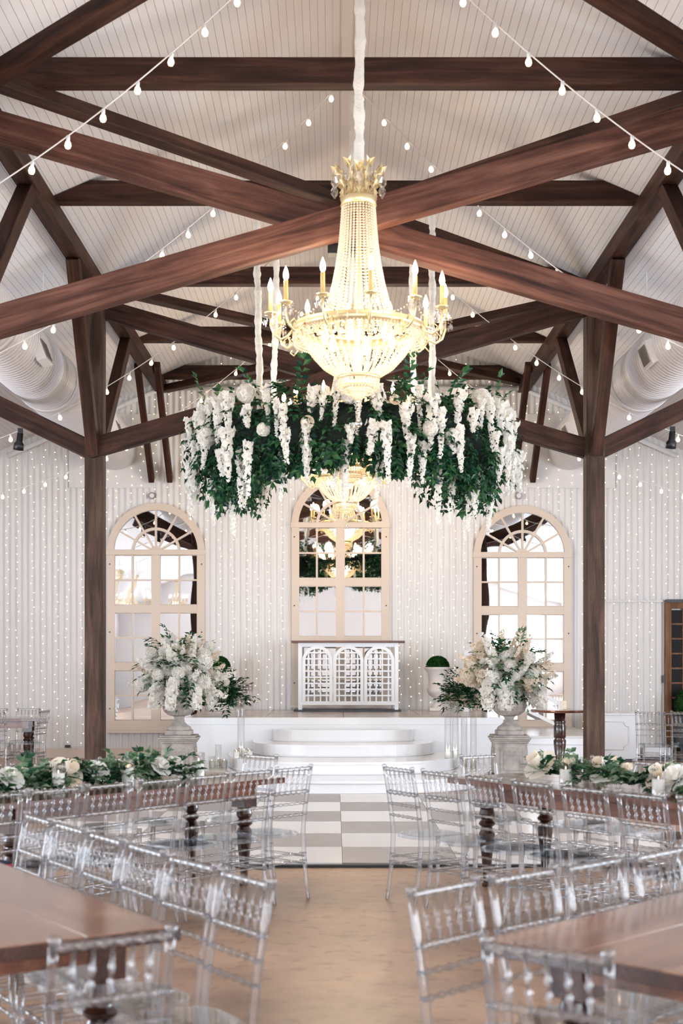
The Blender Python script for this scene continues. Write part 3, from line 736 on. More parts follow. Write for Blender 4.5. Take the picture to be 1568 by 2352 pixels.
for i in range(1900):
    a = rnd.uniform(0, 2*PI); c = rnd.uniform(0, 2*PI); k = rnd.uniform(.55, 1)
    hz = .38 if math.sin(c) > 0 else .13+.26*abs(math.cos(a))
    ra, za = .25*math.cos(c)*k, hz*math.sin(c)*k
    er = V(math.cos(a), math.sin(a), 0)
    if abs(a-PI/2) < .78: ra *= .6; za = .24+za*.3
    if abs(a-PI/2) < .78 and i % 3: continue
    p = er*(RR+ra)+V(0,0,za)
    d = er*math.cos(c)*.8+V(0,0,math.sin(c)*.6-.35)+rand_unit()*.55
    sprig(fol, p, d, rnd.choice((4,5,6)), rnd.uniform(.14, .26), .075, .04, .7, pair=i % 2 == 0)
tag(obj('foliage', fol, M['leaf'], ring), kind='stuff')
obj('inner_moss', MB().tube([(RR*math.cos(PI/2+.75+(2*PI-1.5)*k/60), RR*math.sin(PI/2+.75+(2*PI-1.5)*k/60), .03*math.sin(k*1.7)) for k in range(61)], .19, 10), M['moss'], ring)
def ring_p(a, dr, dz): return V((RR+dr)*math.cos(a), (RR+dr)*math.sin(a), dz)
for i in range(44):      # loose upright and trailing sprigs
    a = 2*PI*i/44+rnd.uniform(-.08, .08); mb = MB(); upw = i % 3 == 0
    if abs(a-PI/2) < .8 and not upw: continue
    sprig(mb, V(0,0,0), V(math.cos(a)*.5, math.sin(a)*.5, 1.2 if upw else -1)+rand_unit()*.4, 6, .34, .095, .05, .3 if upw else .1)
    obj('leaf_sprig', mb, M['leaf'], ring, tuple(ring_p(a, rnd.uniform(-.1, .25), .3 if upw else -.06-.16*abs(math.cos(a)))))
for i in range(136):
    a = 2*PI*i/136*1.0+rnd.uniform(-.03, .03); lvl = (i*7) % 5
    dz = (.36, .2, .02, -.02-.16*abs(math.cos(a)), .28)[lvl]+rnd.uniform(-.06, .06); dr = .30*math.sqrt(max(.05, 1-(dz/.5)**2))+rnd.uniform(.04, .12)
    if i % 4 == 3: dr = -dr*.9
    if abs(a-PI/2) < .8: continue
    place('wisteria', WIS[(i*5+lvl) % 6], ring, ring_p(a, dr, dz), V(rnd.uniform(-.08,.08), rnd.uniform(-.08,.08), 1), rnd.uniform(.55, 1.1))
for i in range(26):      # the long white streamers below the ring
    a = 2*PI*(i+.3)/26
    if abs(a-PI/2) < .8: continue
    place('wisteria', WIS[(0, 2, 4)[i % 3]], ring, ring_p(a, rnd.uniform(-.1, .28), -.08-.2*abs(math.cos(a))+rnd.uniform(-.1, .05)), V(rnd.uniform(-.04,.04), rnd.uniform(-.04,.04), 1), rnd.uniform(.8, 1.0))
place('wisteria', WIS[2], ring, ring_p(PI*1.5-.07, .02, -.26), V(0,0,1), .8)
for i in range(34):
    a = 2*PI*i/34+rnd.uniform(-.08, .08); dz = rnd.uniform(-.1, .4); dr = .3*math.sqrt(max(.05, 1-(dz/.46)**2))+.06
    o = V(math.cos(a), math.sin(a), dz*1.5)
    if abs(a-PI/2) < .8: continue
    place('hydrangea' if i % 3 else 'anemone', HYD[0] if i % 3 else LILY[0], ring, ring_p(a, dr-.03, dz), o, rnd.uniform(.5, .95))
# four ruffled sleeves holding the ring, parts of it
for i, (x0, y0, z0, x1, y1) in enumerate(((-.79, 13.66, 4.6, -.70, 12.75), (.96, 13.66, 4.6, .90, 12.75), (-.62, 14.45, 4.36, -.66, 14.5), (.80, 14.45, 4.36, .84, 14.5))):
    obj('ruffled_sleeve', ruffled(MB(), (x0-RC.x, y0-RC.y, EYE+z0-RC.z), (x1-RC.x, y1-RC.y, .2), .036, i+3, 90), M['fabric'], ring, smooth=True)

# ------------------------------------------------------------------ chandeliers
def bead_strand(mb, prof, a, r0, r1, pitch):
    # prof: list of (r, z); walk along it
    pts = []; 
    for (ra, za), (rb, zb) in zip(prof[:-1], prof[1:]):
        n = max(1, int(math.hypot(rb-ra, zb-za)/.004))
        pts += [(ra+(rb-ra)*i/n, za+(zb-za)*i/n) for i in range(n)]
    tot = len(pts)*.004; d = 0; i = 0
    while i < len(pts):
        t = i/len(pts); r = r0+(r1-r0)*t; R_, z = pts[i]
        mb.ico((R_*math.cos(a), R_*math.sin(a), z), r); i += max(1, int(r*2*pitch/.004))
def make_chandelier(cord_len):
    t = thing('chandelier', '', 'chandelier')
    up = MB(); prof = [(.12,.93), (.128,.8), (.14,.65), (.16,.5), (.188,.35), (.225,.2), (.265,.1), (.315,.02)]
    for k in range(34): bead_strand(up, prof, 2*PI*k/34, .0092, .0135, 1.12)
    tag(obj('upper_bead_strands', up, M['bead'], t, smooth=True), kind='stuff')
    lo = MB(); prof = [(.46,-.03), (.40,-.10), (.34,-.19), (.26,-.28), (.15,-.35)]
    for k in range(42): bead_strand(lo, prof, 2*PI*k/42, .0145, .0095, 1.1)
    tag(obj('bowl_bead_strands', lo, M['bead'], t, smooth=True), kind='stuff')
    fr = MB()
    for k in range(110):
        a = 2*PI*k/110
        for j in range(4): fr.ico((.485*math.cos(a), .485*math.sin(a), -.035-j*.021), .0095)
    for k in range(40):
        a = 2*PI*k/40
        for j in range(4): fr.ico((.15*math.cos(a), .15*math.sin(a), -.375-j*.02), .0095)
        for j in range(3): fr.ico((.105*math.cos(a), .105*math.sin(a), -.43-j*.02), .0095)
    for k in range(14):
        a = 2*PI*k/14
        for j in range(5): fr.ico((.07*(1-j/6)*math.cos(a), .07*(1-j/6)*math.sin(a), -.46-j*.013), .0095)
    tag(obj('bead_fringe', fr, M['bead'], t, smooth=True), kind='stuff')
    obj('rim', MB().lathe([(.465,-.035), (.492,-.03), (.498,0), (.49,.03), (.47,.035), (.465,-.035)], 48, cap=False), M['gold'], t, smooth=True)
    obj('inner_ring', MB().lathe([(.31,.0), (.33,0), (.33,.025), (.31,.025), (.31,0)], 40, cap=False), M['gold'], t, smooth=True)
    obj('neck_ring', MB().lathe([(.118,.92), (.135,.925), (.13,.95), (.138,.975), (.12,.985), (.118,.92)], 32, cap=False), M['gold'], t, smooth=True)
    obj('lower_ring', MB().lathe([(.145,-.37), (.16,-.365), (.16,-.345), (.145,-.34), (.145,-.37)], 32, cap=False), M['gold'], t, smooth=True)
    obj('tier_ring', MB().lathe([(.1,-.43), (.113,-.425), (.113,-.41), (.1,-.405), (.1,-.43)], 24, cap=False), M['gold'], t, smooth=True)
    obj('stem', MB().tube([(0,0,-.45), (0,0,1.15)], .012, 8), M['gold'], t)
    for k in range(4):
        a = PI*k/2; obj('inner_spoke', MB().tube([(0,0,0), (.48*math.cos(a), .48*math.sin(a), 0)], .006, 6), M['gold'], t)
    # crown of leaves
    lm = MB()
    path = [V(.128,0,.97), V(.125,0,1.05), V(.15,0,1.13), V(.205,0,1.17)]
    for i in range(3):
        lm.leaf(path[i], path[i+1]-path[i]+V(.0,.02,0), V(1,0,.3), .1, .06); lm.leaf(path[i], path[i+1]-path[i]-V(0,.02,0), V(1,0,.3), .1, .06)
    lm.tube(path, [.008,.007,.006,.004], 6)
    lm = lm.mesh('crown_leaf', M['gold'])
    cd = MB().lathe([(.002,.0), (.010,-.02), (.01,-.05), (.03,-.09), (.03,-.11), (.003,-.15)], 8).mesh('crystal_drop', M['crystal'])
    for k in range(12):
        l = link('crown_leaf', lm, t, (0,0,0 if k % 2 else .05), (0,0,2*PI*k/12), (1 if k % 2 else .8,1,1))
        link('crystal_drop', cd, l, (.205, 0, 1.16))
    # arms
    arm = MB().tube([(.49,0,-.01), (.53,0,-.06), (.58,0,-.085), (.63,0,-.05), (.655,0,.02), (.655,0,.09)], .009, 8)
    arm.tube([(.53,0,-.06), (.5,0,-.11), (.53,0,-.145), (.56,0,-.12), (.545,0,-.1)], .006, 6); arm.tube([(.6,0,-.08), (.62,0,-.03), (.585,0,0), (.565,0,-.03)], .006, 6)
    arm = arm.mesh('arm', M['gold'], True)
    pan = MB().lathe([(.012,0), (.03,.004), (.052,.018), (.05,.021), (.02,.012), (.016,.03), (.012,.03)], 16).mesh('drip_pan', M['gold'], True)
    slv = MB().lathe([(.016,0), (.016,.145), (.012,.148)], 12).mesh('candle_sleeve', plain('candle_sleeve_ivory', srgb(226,184,116), .5), True)
    flm = MB().lathe([(.008,0), (.018,.02), (.021,.04), (.015,.07), (.006,.095), (.001,.108)], 12).mesh('flame_bulb', M['flame'], True)
    drp = MB()
    for k in range(7):
        a = 2*PI*k/7
        for j in range(2): drp.ico((.05*math.cos(a), .05*math.sin(a), .01-j*.018), .007)
        drp.lathe([(.001,-.025), (.01,-.05), (.001,-.075)], 6, (.05*math.cos(a), .05*math.sin(a), 0))
    drp = drp.mesh('crystal_drops', M['crystal'], False)
    for k in range(12):
        a = 2*PI*(k+.22)/12; o = link('arm', arm, t, (0,0,0), (0,0,a))
        link('drip_pan', pan, o, (.655,0,.09)); link('candle_sleeve', slv, o, (.655,0,.115)); link('flame_bulb', flm, o, (.655,0,.26)); link('crystal_drops', drp, o, (.655,0,.09))
    sw = MB()
    for k in range(12):
        a0, a1 = 2*PI*(k+.22)/12, 2*PI*(k+1.22)/12
        for j in range(1, 14):
            f = j/14; a = a0+(a1-a0)*f; r_ = .64-.03*math.sin(f*PI); sw.ico((r_*math.cos(a), r_*math.sin(a), .09-.09*math.sin(f*PI)), .0075)
            if j % 3 == 1: sw.lathe([(.001,-.012), (.008,-.035), (.001,-.06)], 5, (r_*math.cos(a), r_*math.sin(a), .09-.09*math.sin(f*PI)))
    tag(obj('bead_swags', sw, M['bead'], t), kind='stuff')
    # inner bulbs, finial and the ruffled sleeve round the chain
    for k in range(6):
        a = 2*PI*k/6+.3; link('bowl_bulb', flm, t, (.26*math.cos(a), .26*math.sin(a), -.12), None, 1.3)
    fi = MB()
    for j in range(8): fi.ico((0,0,-.53-j*.017), .0085)
    obj('finial_chain', fi, M['bead'], t, smooth=True)
    obj('finial_ball', MB().lathe([(.002,-.03), (.02,-.022), (.03,0), (.02,.022), (.002,.03)], 16), M['crystal'], t, (0,0,-.695), smooth=True)
    obj('ruffled_sleeve', ruffled(MB(), (0,0,1.14), (.02,0,cord_len), .04, 5, 80, 12), M['fabric'], t, smooth=True)
    return t
def lamp(name, loc, e, r=.12, c=(1, .82, .6)):
    l = bpy.data.lights.new(name, 'POINT'); l.energy = e; l.shadow_soft_size = r; l.color = c
    o = bpy.data.objects.new(name, l); o.location = loc; col.objects.link(o); return o
CH = [(.172, 10.2, EYE+2.45, 'crystal basket chandelier hanging before the crossed braces, nothing around it'), (.15, 13.4, EYE+2.24, 'crystal basket chandelier hidden inside the ring of leaves and wisteria'), (.155, 19.3, EYE+2.56, 'crystal basket chandelier hanging before the tall mirror, beyond the leafy ring')]
ch = make_chandelier(roof(.174)-CH[0][2]-.03)
ch.location = CH[0][:3]; ch['label'] = CH[0][3]
for c_ in CH[1:]:
    ch2 = copy_tree(ch); ch2.location = c_[:3]; ch2['label'] = c_[3]
for x, y, z, _ in CH:
    kw = {10.2: 15, 13.4: 12, 19.3: 34}[y]
    lamp('bowl_lamp', (x, y, z-.12), 30, .2)
    for k in range(4):
        a = PI/2*k+.5; lamp('candle_lamp', (x+.655*math.cos(a), y+.655*math.sin(a), z+.34), kw, .06)
# three small ones down the side aisle, seen in the mirrors
for x, y in ((-6.3, 2.2), (-6.6, 4.5), (-5.2, -1.0)):
    c = copy_tree(ch); c.location = (x, y, EYE+1.85); c.scale = (.62,)*3
    tag(c, 'small crystal chandelier hanging in the side aisle behind the tables', 'chandelier', 'aisle chandeliers')

# ------------------------------------------------------------------ festoon string lights from the ridge
bulb_me = MB().lathe([(.004,-.062), (.018,-.056), (.0265,-.036), (.022,-.014), (.013,0), (.012,.006)], 12).mesh('bulb', M['bulb'], True)
sock_me = MB().lathe([(.013,0), (.0145,.006), (.0145,.036), (.006,.042)], 10).mesh('socket', M['socket'], True)
curve = lambda s: 5.87-1.094*s+.0847*s*s
for yy, nm in ((7.0, 'over the tables'), (10.3, 'by the near chandelier'), (13.8, 'over the dance floor'), (17.0, 'before the flower ring'), (20.5, 'behind the flower ring')):
    for sd in (-1, 1):
        t = thing('string_lights', 'string of globe bulbs '+nm+' '+SD[sd], 'string lights', (AX, yy, EYE))
        pts = [(sd*s_*.1, 0, curve(s_*.1)) for s_ in range(1, 78)]
        obj('cord', MB().tube(pts, .0055, 6), M['wire'], t, smooth=True)
        s_ = .15; 
        while s_ < 7.6:
            b = link('bulb', bulb_me, t, (sd*s_, 0, curve(s_)-.038), (rnd.uniform(-.15,.15), rnd.uniform(-.15,.15), 0)); link('socket', sock_me, b)
            sl = 1.094-.1694*s_; s_ += .335/math.sqrt(1+sl*sl)

# ------------------------------------------------------------------ fairy light curtain on the back wall
k = 0; x = AX-6.6
mirrors = ((-2.955, .84, EYE+1.77), (3.08, .84, EYE+1.73), (.08, .84, EYE+2.22))
while x < AX+6.6:
    x += rnd.uniform(.15, .25); k += 1
    top = roof(x)-.15; bot = .2
    if SX0 < x < SX1: bot = ST+.03
    for mx, hw, zs in mirrors:
        if abs(x-mx) < hw: bot = zs+math.sqrt(max(0, hw*hw-(x-mx)**2))+.03
    if 5.35 < x < 6.7: bot = 2.7
    if bot > top-.2: continue
    t = thing('fairy_light_string', 'thin string of tiny warm fairy lights hanging down the corrugated wall', 'fairy lights', (x, WALL_Y-.06, 0), 0, 'fairy light curtain')
    path = []; lb = MB(); z = top
    while z > bot:
        dx = rnd.uniform(-.02, .02); path.append((dx, 0, z)); lb.octa((dx+rnd.choice((-.014, .014)), -.012, z-.004), .0085); z -= rnd.uniform(.11, .16)
    if len(path) < 2: continue
    obj('wire', MB().tube(path, .0012, 4), M['wire'], t); tag(obj('led_bulbs', lb, M['fairy'], t), kind='stuff')

# ------------------------------------------------------------------ stone pedestals, urns, arrangements
def pedestal(x, y, label):
    t = thing('stone_pedestal', label, 'pedestal', (x, y, 0))
    obj('plinth', MB().box(-.28, .28, -.28, .28, 0, .07), M['stone'], t, bevel=.012)
    obj('shaft', MB().box(-.21, .21, -.21, .21, .07, .53), M['stone'], t, bevel=.008)
    for a in range(4):
        p = MB().box(-.14, .14, -.222, -.21, .14, .47); p.box(-.1, .1, -.23, -.222, .18, .43)
        obj('relief_panel', p, M['stone'], t, (0,0,0), (0,0,a*PI/2), bevel=.004)
    c = MB()
    for z0, z1, hw in ((.53,.555,.225), (.555,.58,.24), (.58,.61,.255), (.61,.635,.235)): c.box(-hw, hw, -hw, hw, z0, z1)
    obj('cap', c, M['stone'], t, bevel=.008)
    return .635
def urn(x, y, z, label):
    t = thing('stone_urn', label, 'urn', (x, y, z))
    obj('foot', MB().box(-.17, .17, -.17, .17, 0, .06), M['stone'], t, bevel=.01)
    obj('stem', MB().lathe([(.16,.06), (.165,.075), (.155,.1), (.11,.13), (.07,.17), (.06,.21), (.075,.235), (.07,.245)], 24), M['stone'], t, smooth=True)
    n = 40; prof = [(.07,.24), (.14,.26), (.195,.31), (.215,.37), (.21,.43), (.19,.5), (.19,.58), (.215,.63), (.23,.65), (.2,.65), (.17,.6), (.16,.4)]
    vs = []; fs = []
    for i, (r, zz) in enumerate(prof):
        for k in range(n):
            a = 2*PI*k/n; f = 1+(.04*(1 if k % 2 else -1) if .25 < zz < .45 and i < 6 else 0); vs.append((r*f*math.cos(a), r*f*math.sin(a), zz))
    for i in range(len(prof)-1):
        for k in range(n): fs.append((i*n+k, i*n+(k+1) % n, (i+1)*n+(k+1) % n, (i+1)*n+k))
    fs.append(tuple((len(prof)-1)*n+k for k in range(n)))
    obj('bowl', MB().add(vs, fs), M['stone'], t)
def arrangement(name, x, y, z, label, rx, rz, kinds, seed, nfl, cat='flower arrangement', leafmats=('leaf_soft', 'leaf'), flat=False):
    global rnd
    old = rnd; rnd = random.Random(seed)
    t = thing(name, label, cat, (x, y, z))
    f1 = MB(); f2 = MB()
    for i in range(140):
        o = rand_unit(); o.z = o.z*.8+.25
        if flat: o.z = abs(o.z)+.25
        p = V(o.x*rx*.5, o.y*rx*.5, o.z*rz*.5+rz*.2)*rnd.uniform(.4, 1.35)
        sprig(f1 if i % 2 else f2, p, o+rand_unit()*.4, 5, rnd.uniform(.16, .3), .09, .034, .6)
    tag(obj('foliage', f1, M[leafmats[0]], t), kind='stuff'); tag(obj('dark_foliage', f2, M[leafmats[1]], t), kind='stuff')
    for i in range(nfl):
        zz = 1-(.9 if flat else 1.35)*(i+.5)/nfl; a = i*2.39996+seed; q = math.sqrt(max(0, 1-zz*zz))
        o = V(q*math.cos(a), q*math.sin(a), zz); kd, ms, s0 = kinds[i % len(kinds)]
        p = V(o.x*rx, o.y*rx*.9, rz*.3+o.z*rz*.75)*rnd.uniform(.62, 1.0)
        if kd in ('stock_spike',): place(kd, rnd.choice(ms), t, p*.72, o+V(0,0,.25)+rand_unit()*.2, s0*rnd.uniform(.85, 1.25))
        elif kd == 'orchid_spray': place(kd, rnd.choice(ms), t, V(p.x*.75, -abs(p.y)*.9, rz*.15), V(o.x*-.25, .5, 1), s0)
        else: place(kd, rnd.choice(ms), t, p, o+rand_unit()*.25, s0*rnd.uniform(.8, 1.2))
    rnd = old
    return t
z0 = pedestal(-2.05, 18.0, 'weathered stone pedestal with relief panels beside the pillar candle steps, under the dahlia urn')
urn(-2.05, 18.0, z0, 'weathered stone urn nearly covered by white dahlias and trailing orchids')
arrangement('urn_flowers', -2.0, 18.0, z0+.62, 'full white arrangement of dahlias, hydrangeas and stock in a stone urn', .58, .62,
            [('dahlia', DAH, 1.0), ('stock_spike', SPIKE, 1.1), ('hydrangea', [HYD[0]], .9), ('dahlia', DAH, .9), ('stock_spike', SPIKE, 1.0), ('rose', [ROSE[0]], 1.2), ('orchid_spray', ORCH, 1.0), ('hydrangea', [HYD[0]], .8), ('stock_spike', [SPIKE[0]], 1.3)], 5, 72)
z0 = pedestal(2.28, 18.0, 'weathered stone pedestal with relief panels beside the cocktail table')
urn(2.28, 18.0, z0, 'weathered stone urn with a fluted bowl beside the cocktail table')
arrangement('urn_flowers', 2.26, 18.0, z0+.62, 'loose white and peach arrangement of stock, orchids and greenery in a fluted stone urn', .6, .6,
            [('stock_spike', SPIKE, 1.15), ('hydrangea', HYD, .85), ('stock_spike', [SPIKE[1]], 1.1), ('rose', ROSE, 1.1), ('stock_spike', [SPIKE[0]], 1.3), ('orchid_spray', ORCH, 1.0), ('hydrangea', [HYD[0]], .8)], 9, 66)
arrangement('stage_flowers', -1.62, 19.7, ST+.1, 'dark leafy spread of white flowers on the stage corner by the pampas stems', .33, .36,
            [('stock_spike', SPIKE, .9), ('rose', ROSE, 1.0), ('hydrangea', [HYD[0]], .7)], 21, 16, 'flower arrangement', ('leaf', 'leaf'), True)
arrangement('stage_flowers', 1.88, 19.7, ST+.1, 'dark leafy spread of white flowers on the stage corner by the tall glass cylinders', .34, .36,
            [('stock_spike', SPIKE, .9), ('rose', ROSE, 1.0), ('hydrangea', [HYD[1]], .75)], 22, 20, 'flower arrangement', ('leaf', 'leaf'), True)
# ------------------------------------------------------------------ boxwood in white urns
def boxwood(parent, r, z, n, seed, full=False):
    rr = random.Random(seed); mb = MB()
    for i in range(n):
        u = rr.random()*(1 if not full else 1.7)-(0 if not full else .7); a = rr.uniform(0, 2*PI); q = math.sqrt(1-u*u); o = V(q*math.cos(a), q*math.sin(a), u)
        mb.tri_leaf(o*r*.93, o+V(rr.uniform(-.6,.6), rr.uniform(-.6,.6), rr.uniform(-.6,.6)), V(0,0,1) if abs(u) < .9 else V(1,0,0), r*.17, r*.1)
    tag(obj('clipped_leaves', mb, M['box'], parent, (0,0,z)), kind='stuff')
    pr = [(r*.95*math.cos(a*PI/2/8), r*.95*math.sin(a*PI/2/8)) for a in range(-6 if full else 0, 8)]+[(.002, r*.95)]
    obj('dense_core', MB().lathe(pr, 20), M['box'], parent, (0,0,z), smooth=True)
for px, lab in ((-1.87, 'clipped boxwood dome in a white urn behind the dahlia arrangement'), (1.64, 'clipped boxwood dome in a white fluted urn beside the lattice bar')):
    t = thing('boxwood_urn', lab, 'topiary', (px, 22.0, ST))
    obj('urn_base', MB().box(-.14, .14, -.14, .14, 0, .05), M['urn_white'], t, bevel=.006)
    n = 48; prof = [(.11,.05), (.1,.08), (.06,.12), (.055,.18), (.075,.21), (.13,.25), (.165,.31), (.165,.35), (.15,.37), (.145,.5), (.16,.6), (.19,.65), (.215,.68), (.215,.7), (.18,.7)]
    vs = []; fs = []
    for i, (r, zz) in enumerate(prof):
        for k in range(n): a = 2*PI*k/n; f = 1+(.045*math.cos(k*PI/1.5) if .23 < zz < .36 else 0); vs.append((r*f*math.cos(a), r*f*math.sin(a), zz))
    for i in range(len(prof)-1):
        for k in range(n): fs.append((i*n+k, i*n+(k+1) % n, (i+1)*n+(k+1) % n, (i+1)*n+k))
    fs.append(tuple((len(prof)-1)*n+k for k in range(n)))
    obj('urn_body', MB().add(vs, fs), M['urn_white'], t, smooth=True)
    boxwood(t, .185, .69, 1600, 3)
t = thing('boxwood_ball', 'round boxwood ball in a black planter before the wooden door', 'topiary', (5.72, 22.1, 0))
obj('planter', MB().add([(-.2,-.2,0),(.2,-.2,0),(.2,.2,0),(-.2,.2,0),(-.26,-.26,.72),(.26,-.26,.72),(.26,.26,.72),(-.26,.26,.72)], [(0,3,2,1),(4,5,6,7),(0,1,5,4),(1,2,6,5),(2,3,7,6),(3,0,4,7)]), M['black'], t)
boxwood(t, .25, .9, 1800, 8, True)
# ------------------------------------------------------------------ pillar candles in glass cylinders
def candle(x, y, z, ch_, gh, r, label, group=None, floating=False):
    t = thing('pillar_candle', label, 'candle', (x, y, z), 0, group)
    obj('glass_cylinder', MB().lathe([(r, .0), (r, gh), (r-.004, gh), (r-.004, .006)], 24, cap=False), M['glass'], t, smooth=True)
    obj('glass_base', MB().lathe([(r, 0), (r, .006)], 24), M['glass'], t)
    wx = obj('wax', MB().lathe([(r*.9, .007), (r*.9, ch_-.004), (r*.84, ch_), (r*.2, ch_-.006)], 20), M['wax'], t, smooth=True)
    obj('wick_flame', MB().lathe([(.002, 0), (.004, .007), (.001, .018)], 8), M['wick'], wx, (0, 0, ch_))
g1 = 'candles on the steps beside the dahlia pedestal'
for x, y in ((-1.30, 18.05), (-1.22, 18.32), (-1.13, 18.1)): candle(x, y, .32, .09, .12, .04, 'short pillar candle in glass on the third curved step', g1)
for x, y, gh in ((-1.66, 18.45, .16), (-1.60, 18.75, .3), (-1.50, 18.5, .12)): candle(x, y, .16, .1, gh, .045, 'pillar candle in clear glass on the lowest step beside the dahlia pedestal', g1+' low')
candle(-1.28, 18.6, .32, .1, .75, .05, 'pillar candle in a tall clear cylinder beside the short step candles', None)
for x, y in ((1.48, 18.05), (1.58, 18.1)): candle(x, y, .32, .1, .75, .045, 'pillar candle in a tall clear cylinder on the third step', 'tall cylinder candles')
for x, y, gh in ((1.74, 18.55, .7), (1.86, 18.5, .8)): candle(x, y, .16, .1, gh, .045, 'pillar candle in a tall clear cylinder on the lowest step beside the fluted urn', 'tall cylinder candles on the lowest step')
# pampas stems in a glass vase on the stage corner
t = thing('stem_vase', 'clear glass vase with dry curling stems on the stage corner', 'vase', (-1.37, 19.75, ST))
obj('glass', MB().lathe([(.07,0), (.08,.1), (.07,.2), (.066,.2), (.076,.1), (.066,.006)], 20, cap=False), M['glass'], t, smooth=True)
for i in range(5):
    a = i*1.3; obj('dry_stem', MB().tube([(0,0,.01), (.04*math.cos(a), .04*math.sin(a), .2), (.12*math.cos(a), .1*math.sin(a), .42), (.06*math.cos(a+1), .1*math.sin(a+1), .55)], .003, 5), M['tan_band'], t)

# ------------------------------------------------------------------ tables
def turned_leg(h, r, block=.15):
    mb = MB(); bh = block
    mb.box(-r*1.05, r*1.05, -r*1.05, r*1.05, h-bh, h)
    p = [(.55,0), (.6,.03), (.42,.05), (.45,.1), (.62,.3), (.92,.52), (.95,.58), (.7,.63), (.62,.645), (.95,.67), (1.0,.69), (.72,.72), (.68,.73), (.9,.76), (.95,.79), (.8,.84), (.85,.86)]
    q = h-bh
    mb.lathe([(r*a, q*b/.86) for a, b in p], 20)
    return mb.mesh('leg', M['table_dark'], False)
def table(corner, d, width, length, h, side, label, planks=4, end_dir=None, legr=.06, inset=(.25,.14), top='table'):
    # corner at aisle end; local x runs along d, local y = inward across the table
    d = V(d[0], d[1], 0).normalized(); inn = V(-d.y, d.x, 0)*side
    t = thing('farm_table', label, 'table', (corner[0], corner[1], 0))
    ang = math.atan2(d.y, d.x); t.rotation_euler = (0, 0, ang)
    sy = side
    pw_ = width/planks
    for i in range(planks):
        a, b = sorted((sy*(i*pw_+.0015), sy*((i+1)*pw_-.0015)))
        obj('plank', MB().box(0, length, a, b, h-.04, h), M[top], t, bevel=.003)
    if top == 'table_sheen':
        for x0, x1, ya, yb in ((-.012, length+.012, -.012, 0), (-.012, length+.012, width, width+.012), (-.012, 0, 0, width), (length, length+.012, 0, width)):
            y0, y1 = sorted((sy*ya, sy*yb)); obj('edge_band', MB().box(x0, x1, y0, y1, h-.046, h-.002), M['table_dark'], t, bevel=.003)
    for a, b in ((.06, .085), (width-.085, width-.06)):
        y0, y1 = sorted((sy*a, sy*b)); obj('apron', MB().box(inset[0], length-inset[0], y0, y1, h-.14, h-.04), M['table'], t)
    for xx in (inset[0]-.02, length-inset[0]-.005):
        y0, y1 = sorted((sy*.085, sy*(width-.085))); obj('apron', MB().box(xx, xx+.025, y0, y1, h-.14, h-.04), M['table'], t)
    lm = turned_leg(h-.04, legr, .16)
    for xx in (inset[0]+.03, length-inset[0]-.03):
        for yy in (inset[1], width-inset[1]): link('leg', lm, t, (xx, sy*yy, 0))
    return t, d, inn, ang
TH = .765
TL, dL, nL, aL = table((-.364, 9.96), (-.66, -.75), .84, 2.55, TH, -1, 'long dark wooden table with a white rose garland and three pillar candles')
TR, dR, nR, aR = table((.81, 9.96), (.56, -.83), .84, 2.5, TH, 1, 'long dark wooden table with a fern garland beside the cocktail table')
NL, dNL, nNL, aNL = table((-.51, 4.40), (-.55, .835), .92, 2.3, TH, 1, 'bare wooden farm table with a long plank seam', 3, top='table_sheen')
NR, dNR, nNR, aNR = table((.46, 4.20), (.70, .714), .92, 2.3, TH, -1, 'bare knotty wooden farm table with dark edge', 3, top='table_sheen')
WT, dWT, nWT, aWT = table((-4.2, 19.9), (-1, -.12), .75, 1.9, TH, -1, 'small dark wooden table by the corrugated wall')

# garlands along the two far tables
def garland(c, d, inn, off, t0, t1, label, seed, leaf, ferny, roses):
    global rnd
    old = rnd; rnd = random.Random(seed)
    base = V(c[0], c[1], 0)+inn*off
    t = thing('table_garland', label, 'garland', (base.x, base.y, TH+.002))
    a = MB(); b = MB(); n = int((t1-t0)*150)
    for i in range(n):
        s_ = t0+(t1-t0)*rnd.random(); p = d*s_+inn*rnd.uniform(-.1, .1)+V(0,0,rnd.uniform(.015, .1))
        dd = d*rnd.uniform(-1,1)+inn*rnd.uniform(-1,1)+V(0,0,rnd.uniform(.1, .9))
        if ferny and i % 2: fern(a, p, dd, rnd.uniform(.14, .24), 12, .055) if i % 4 == 1 else None
        else: sprig(b if (i % 4 == 0 if ferny else i % 5 < 2) else a, p, dd, 4, rnd.uniform(.08, .16), .065, .042, .5)
    tag(obj('foliage', a, M['leaf_soft'], t), kind='stuff'); tag(obj('dark_foliage', b, M['leaf'], t), kind='stuff')
    for s_, o, kd, ms, sz in roses:
        place(kd, ms, t, d*s_+inn*o+V(0,0,.125), -inn*.8+V(0,0,.7), sz*1.35)
    rnd = old
garland((-.364, 9.96), dL, nL, .42, .66, 2.4, 'leafy table garland with large white roses on the candle table', 31, 'leaf', False,
        [(.72,-.05,'rose',ROSE[0],.8), (.92,-.12,'rose',ROSE[0],.95), (1.02,.08,'rose',ROSE[0],1.0), (1.22,-.12,'rose',ROSE[1],.8), (1.45,-.1,'rose',ROSE[0],1.0), (1.62,.02,'lily',LILY[0],1.3), (1.7,-.1,'lily',LILY[0],1.2), (1.95,.05,'rose',ROSE[1],.8), (2.15,-.12,'rose',ROSE[0],1.0), (2.3,.0,'rose',ROSE[0],.9)])
garland((.81, 9.96), dR, nR, .42, .5, 2.35, 'ferny table garland with cream lilies and white roses', 32, 'fern', True,
        [(.6,-.08,'lily',LILY[0],1.4), (.8,.0,'rose',ROSE[1],.8), (1.15,.0,'lily',LILY[0],1.3), (1.3,.05,'rose',ROSE[1],.7), (1.75,-.1,'lily',LILY[0],1.2), (1.88,-.12,'rose',ROSE[0],1.25), (2.2,-.05,'rose',ROSE[0],1.0)])
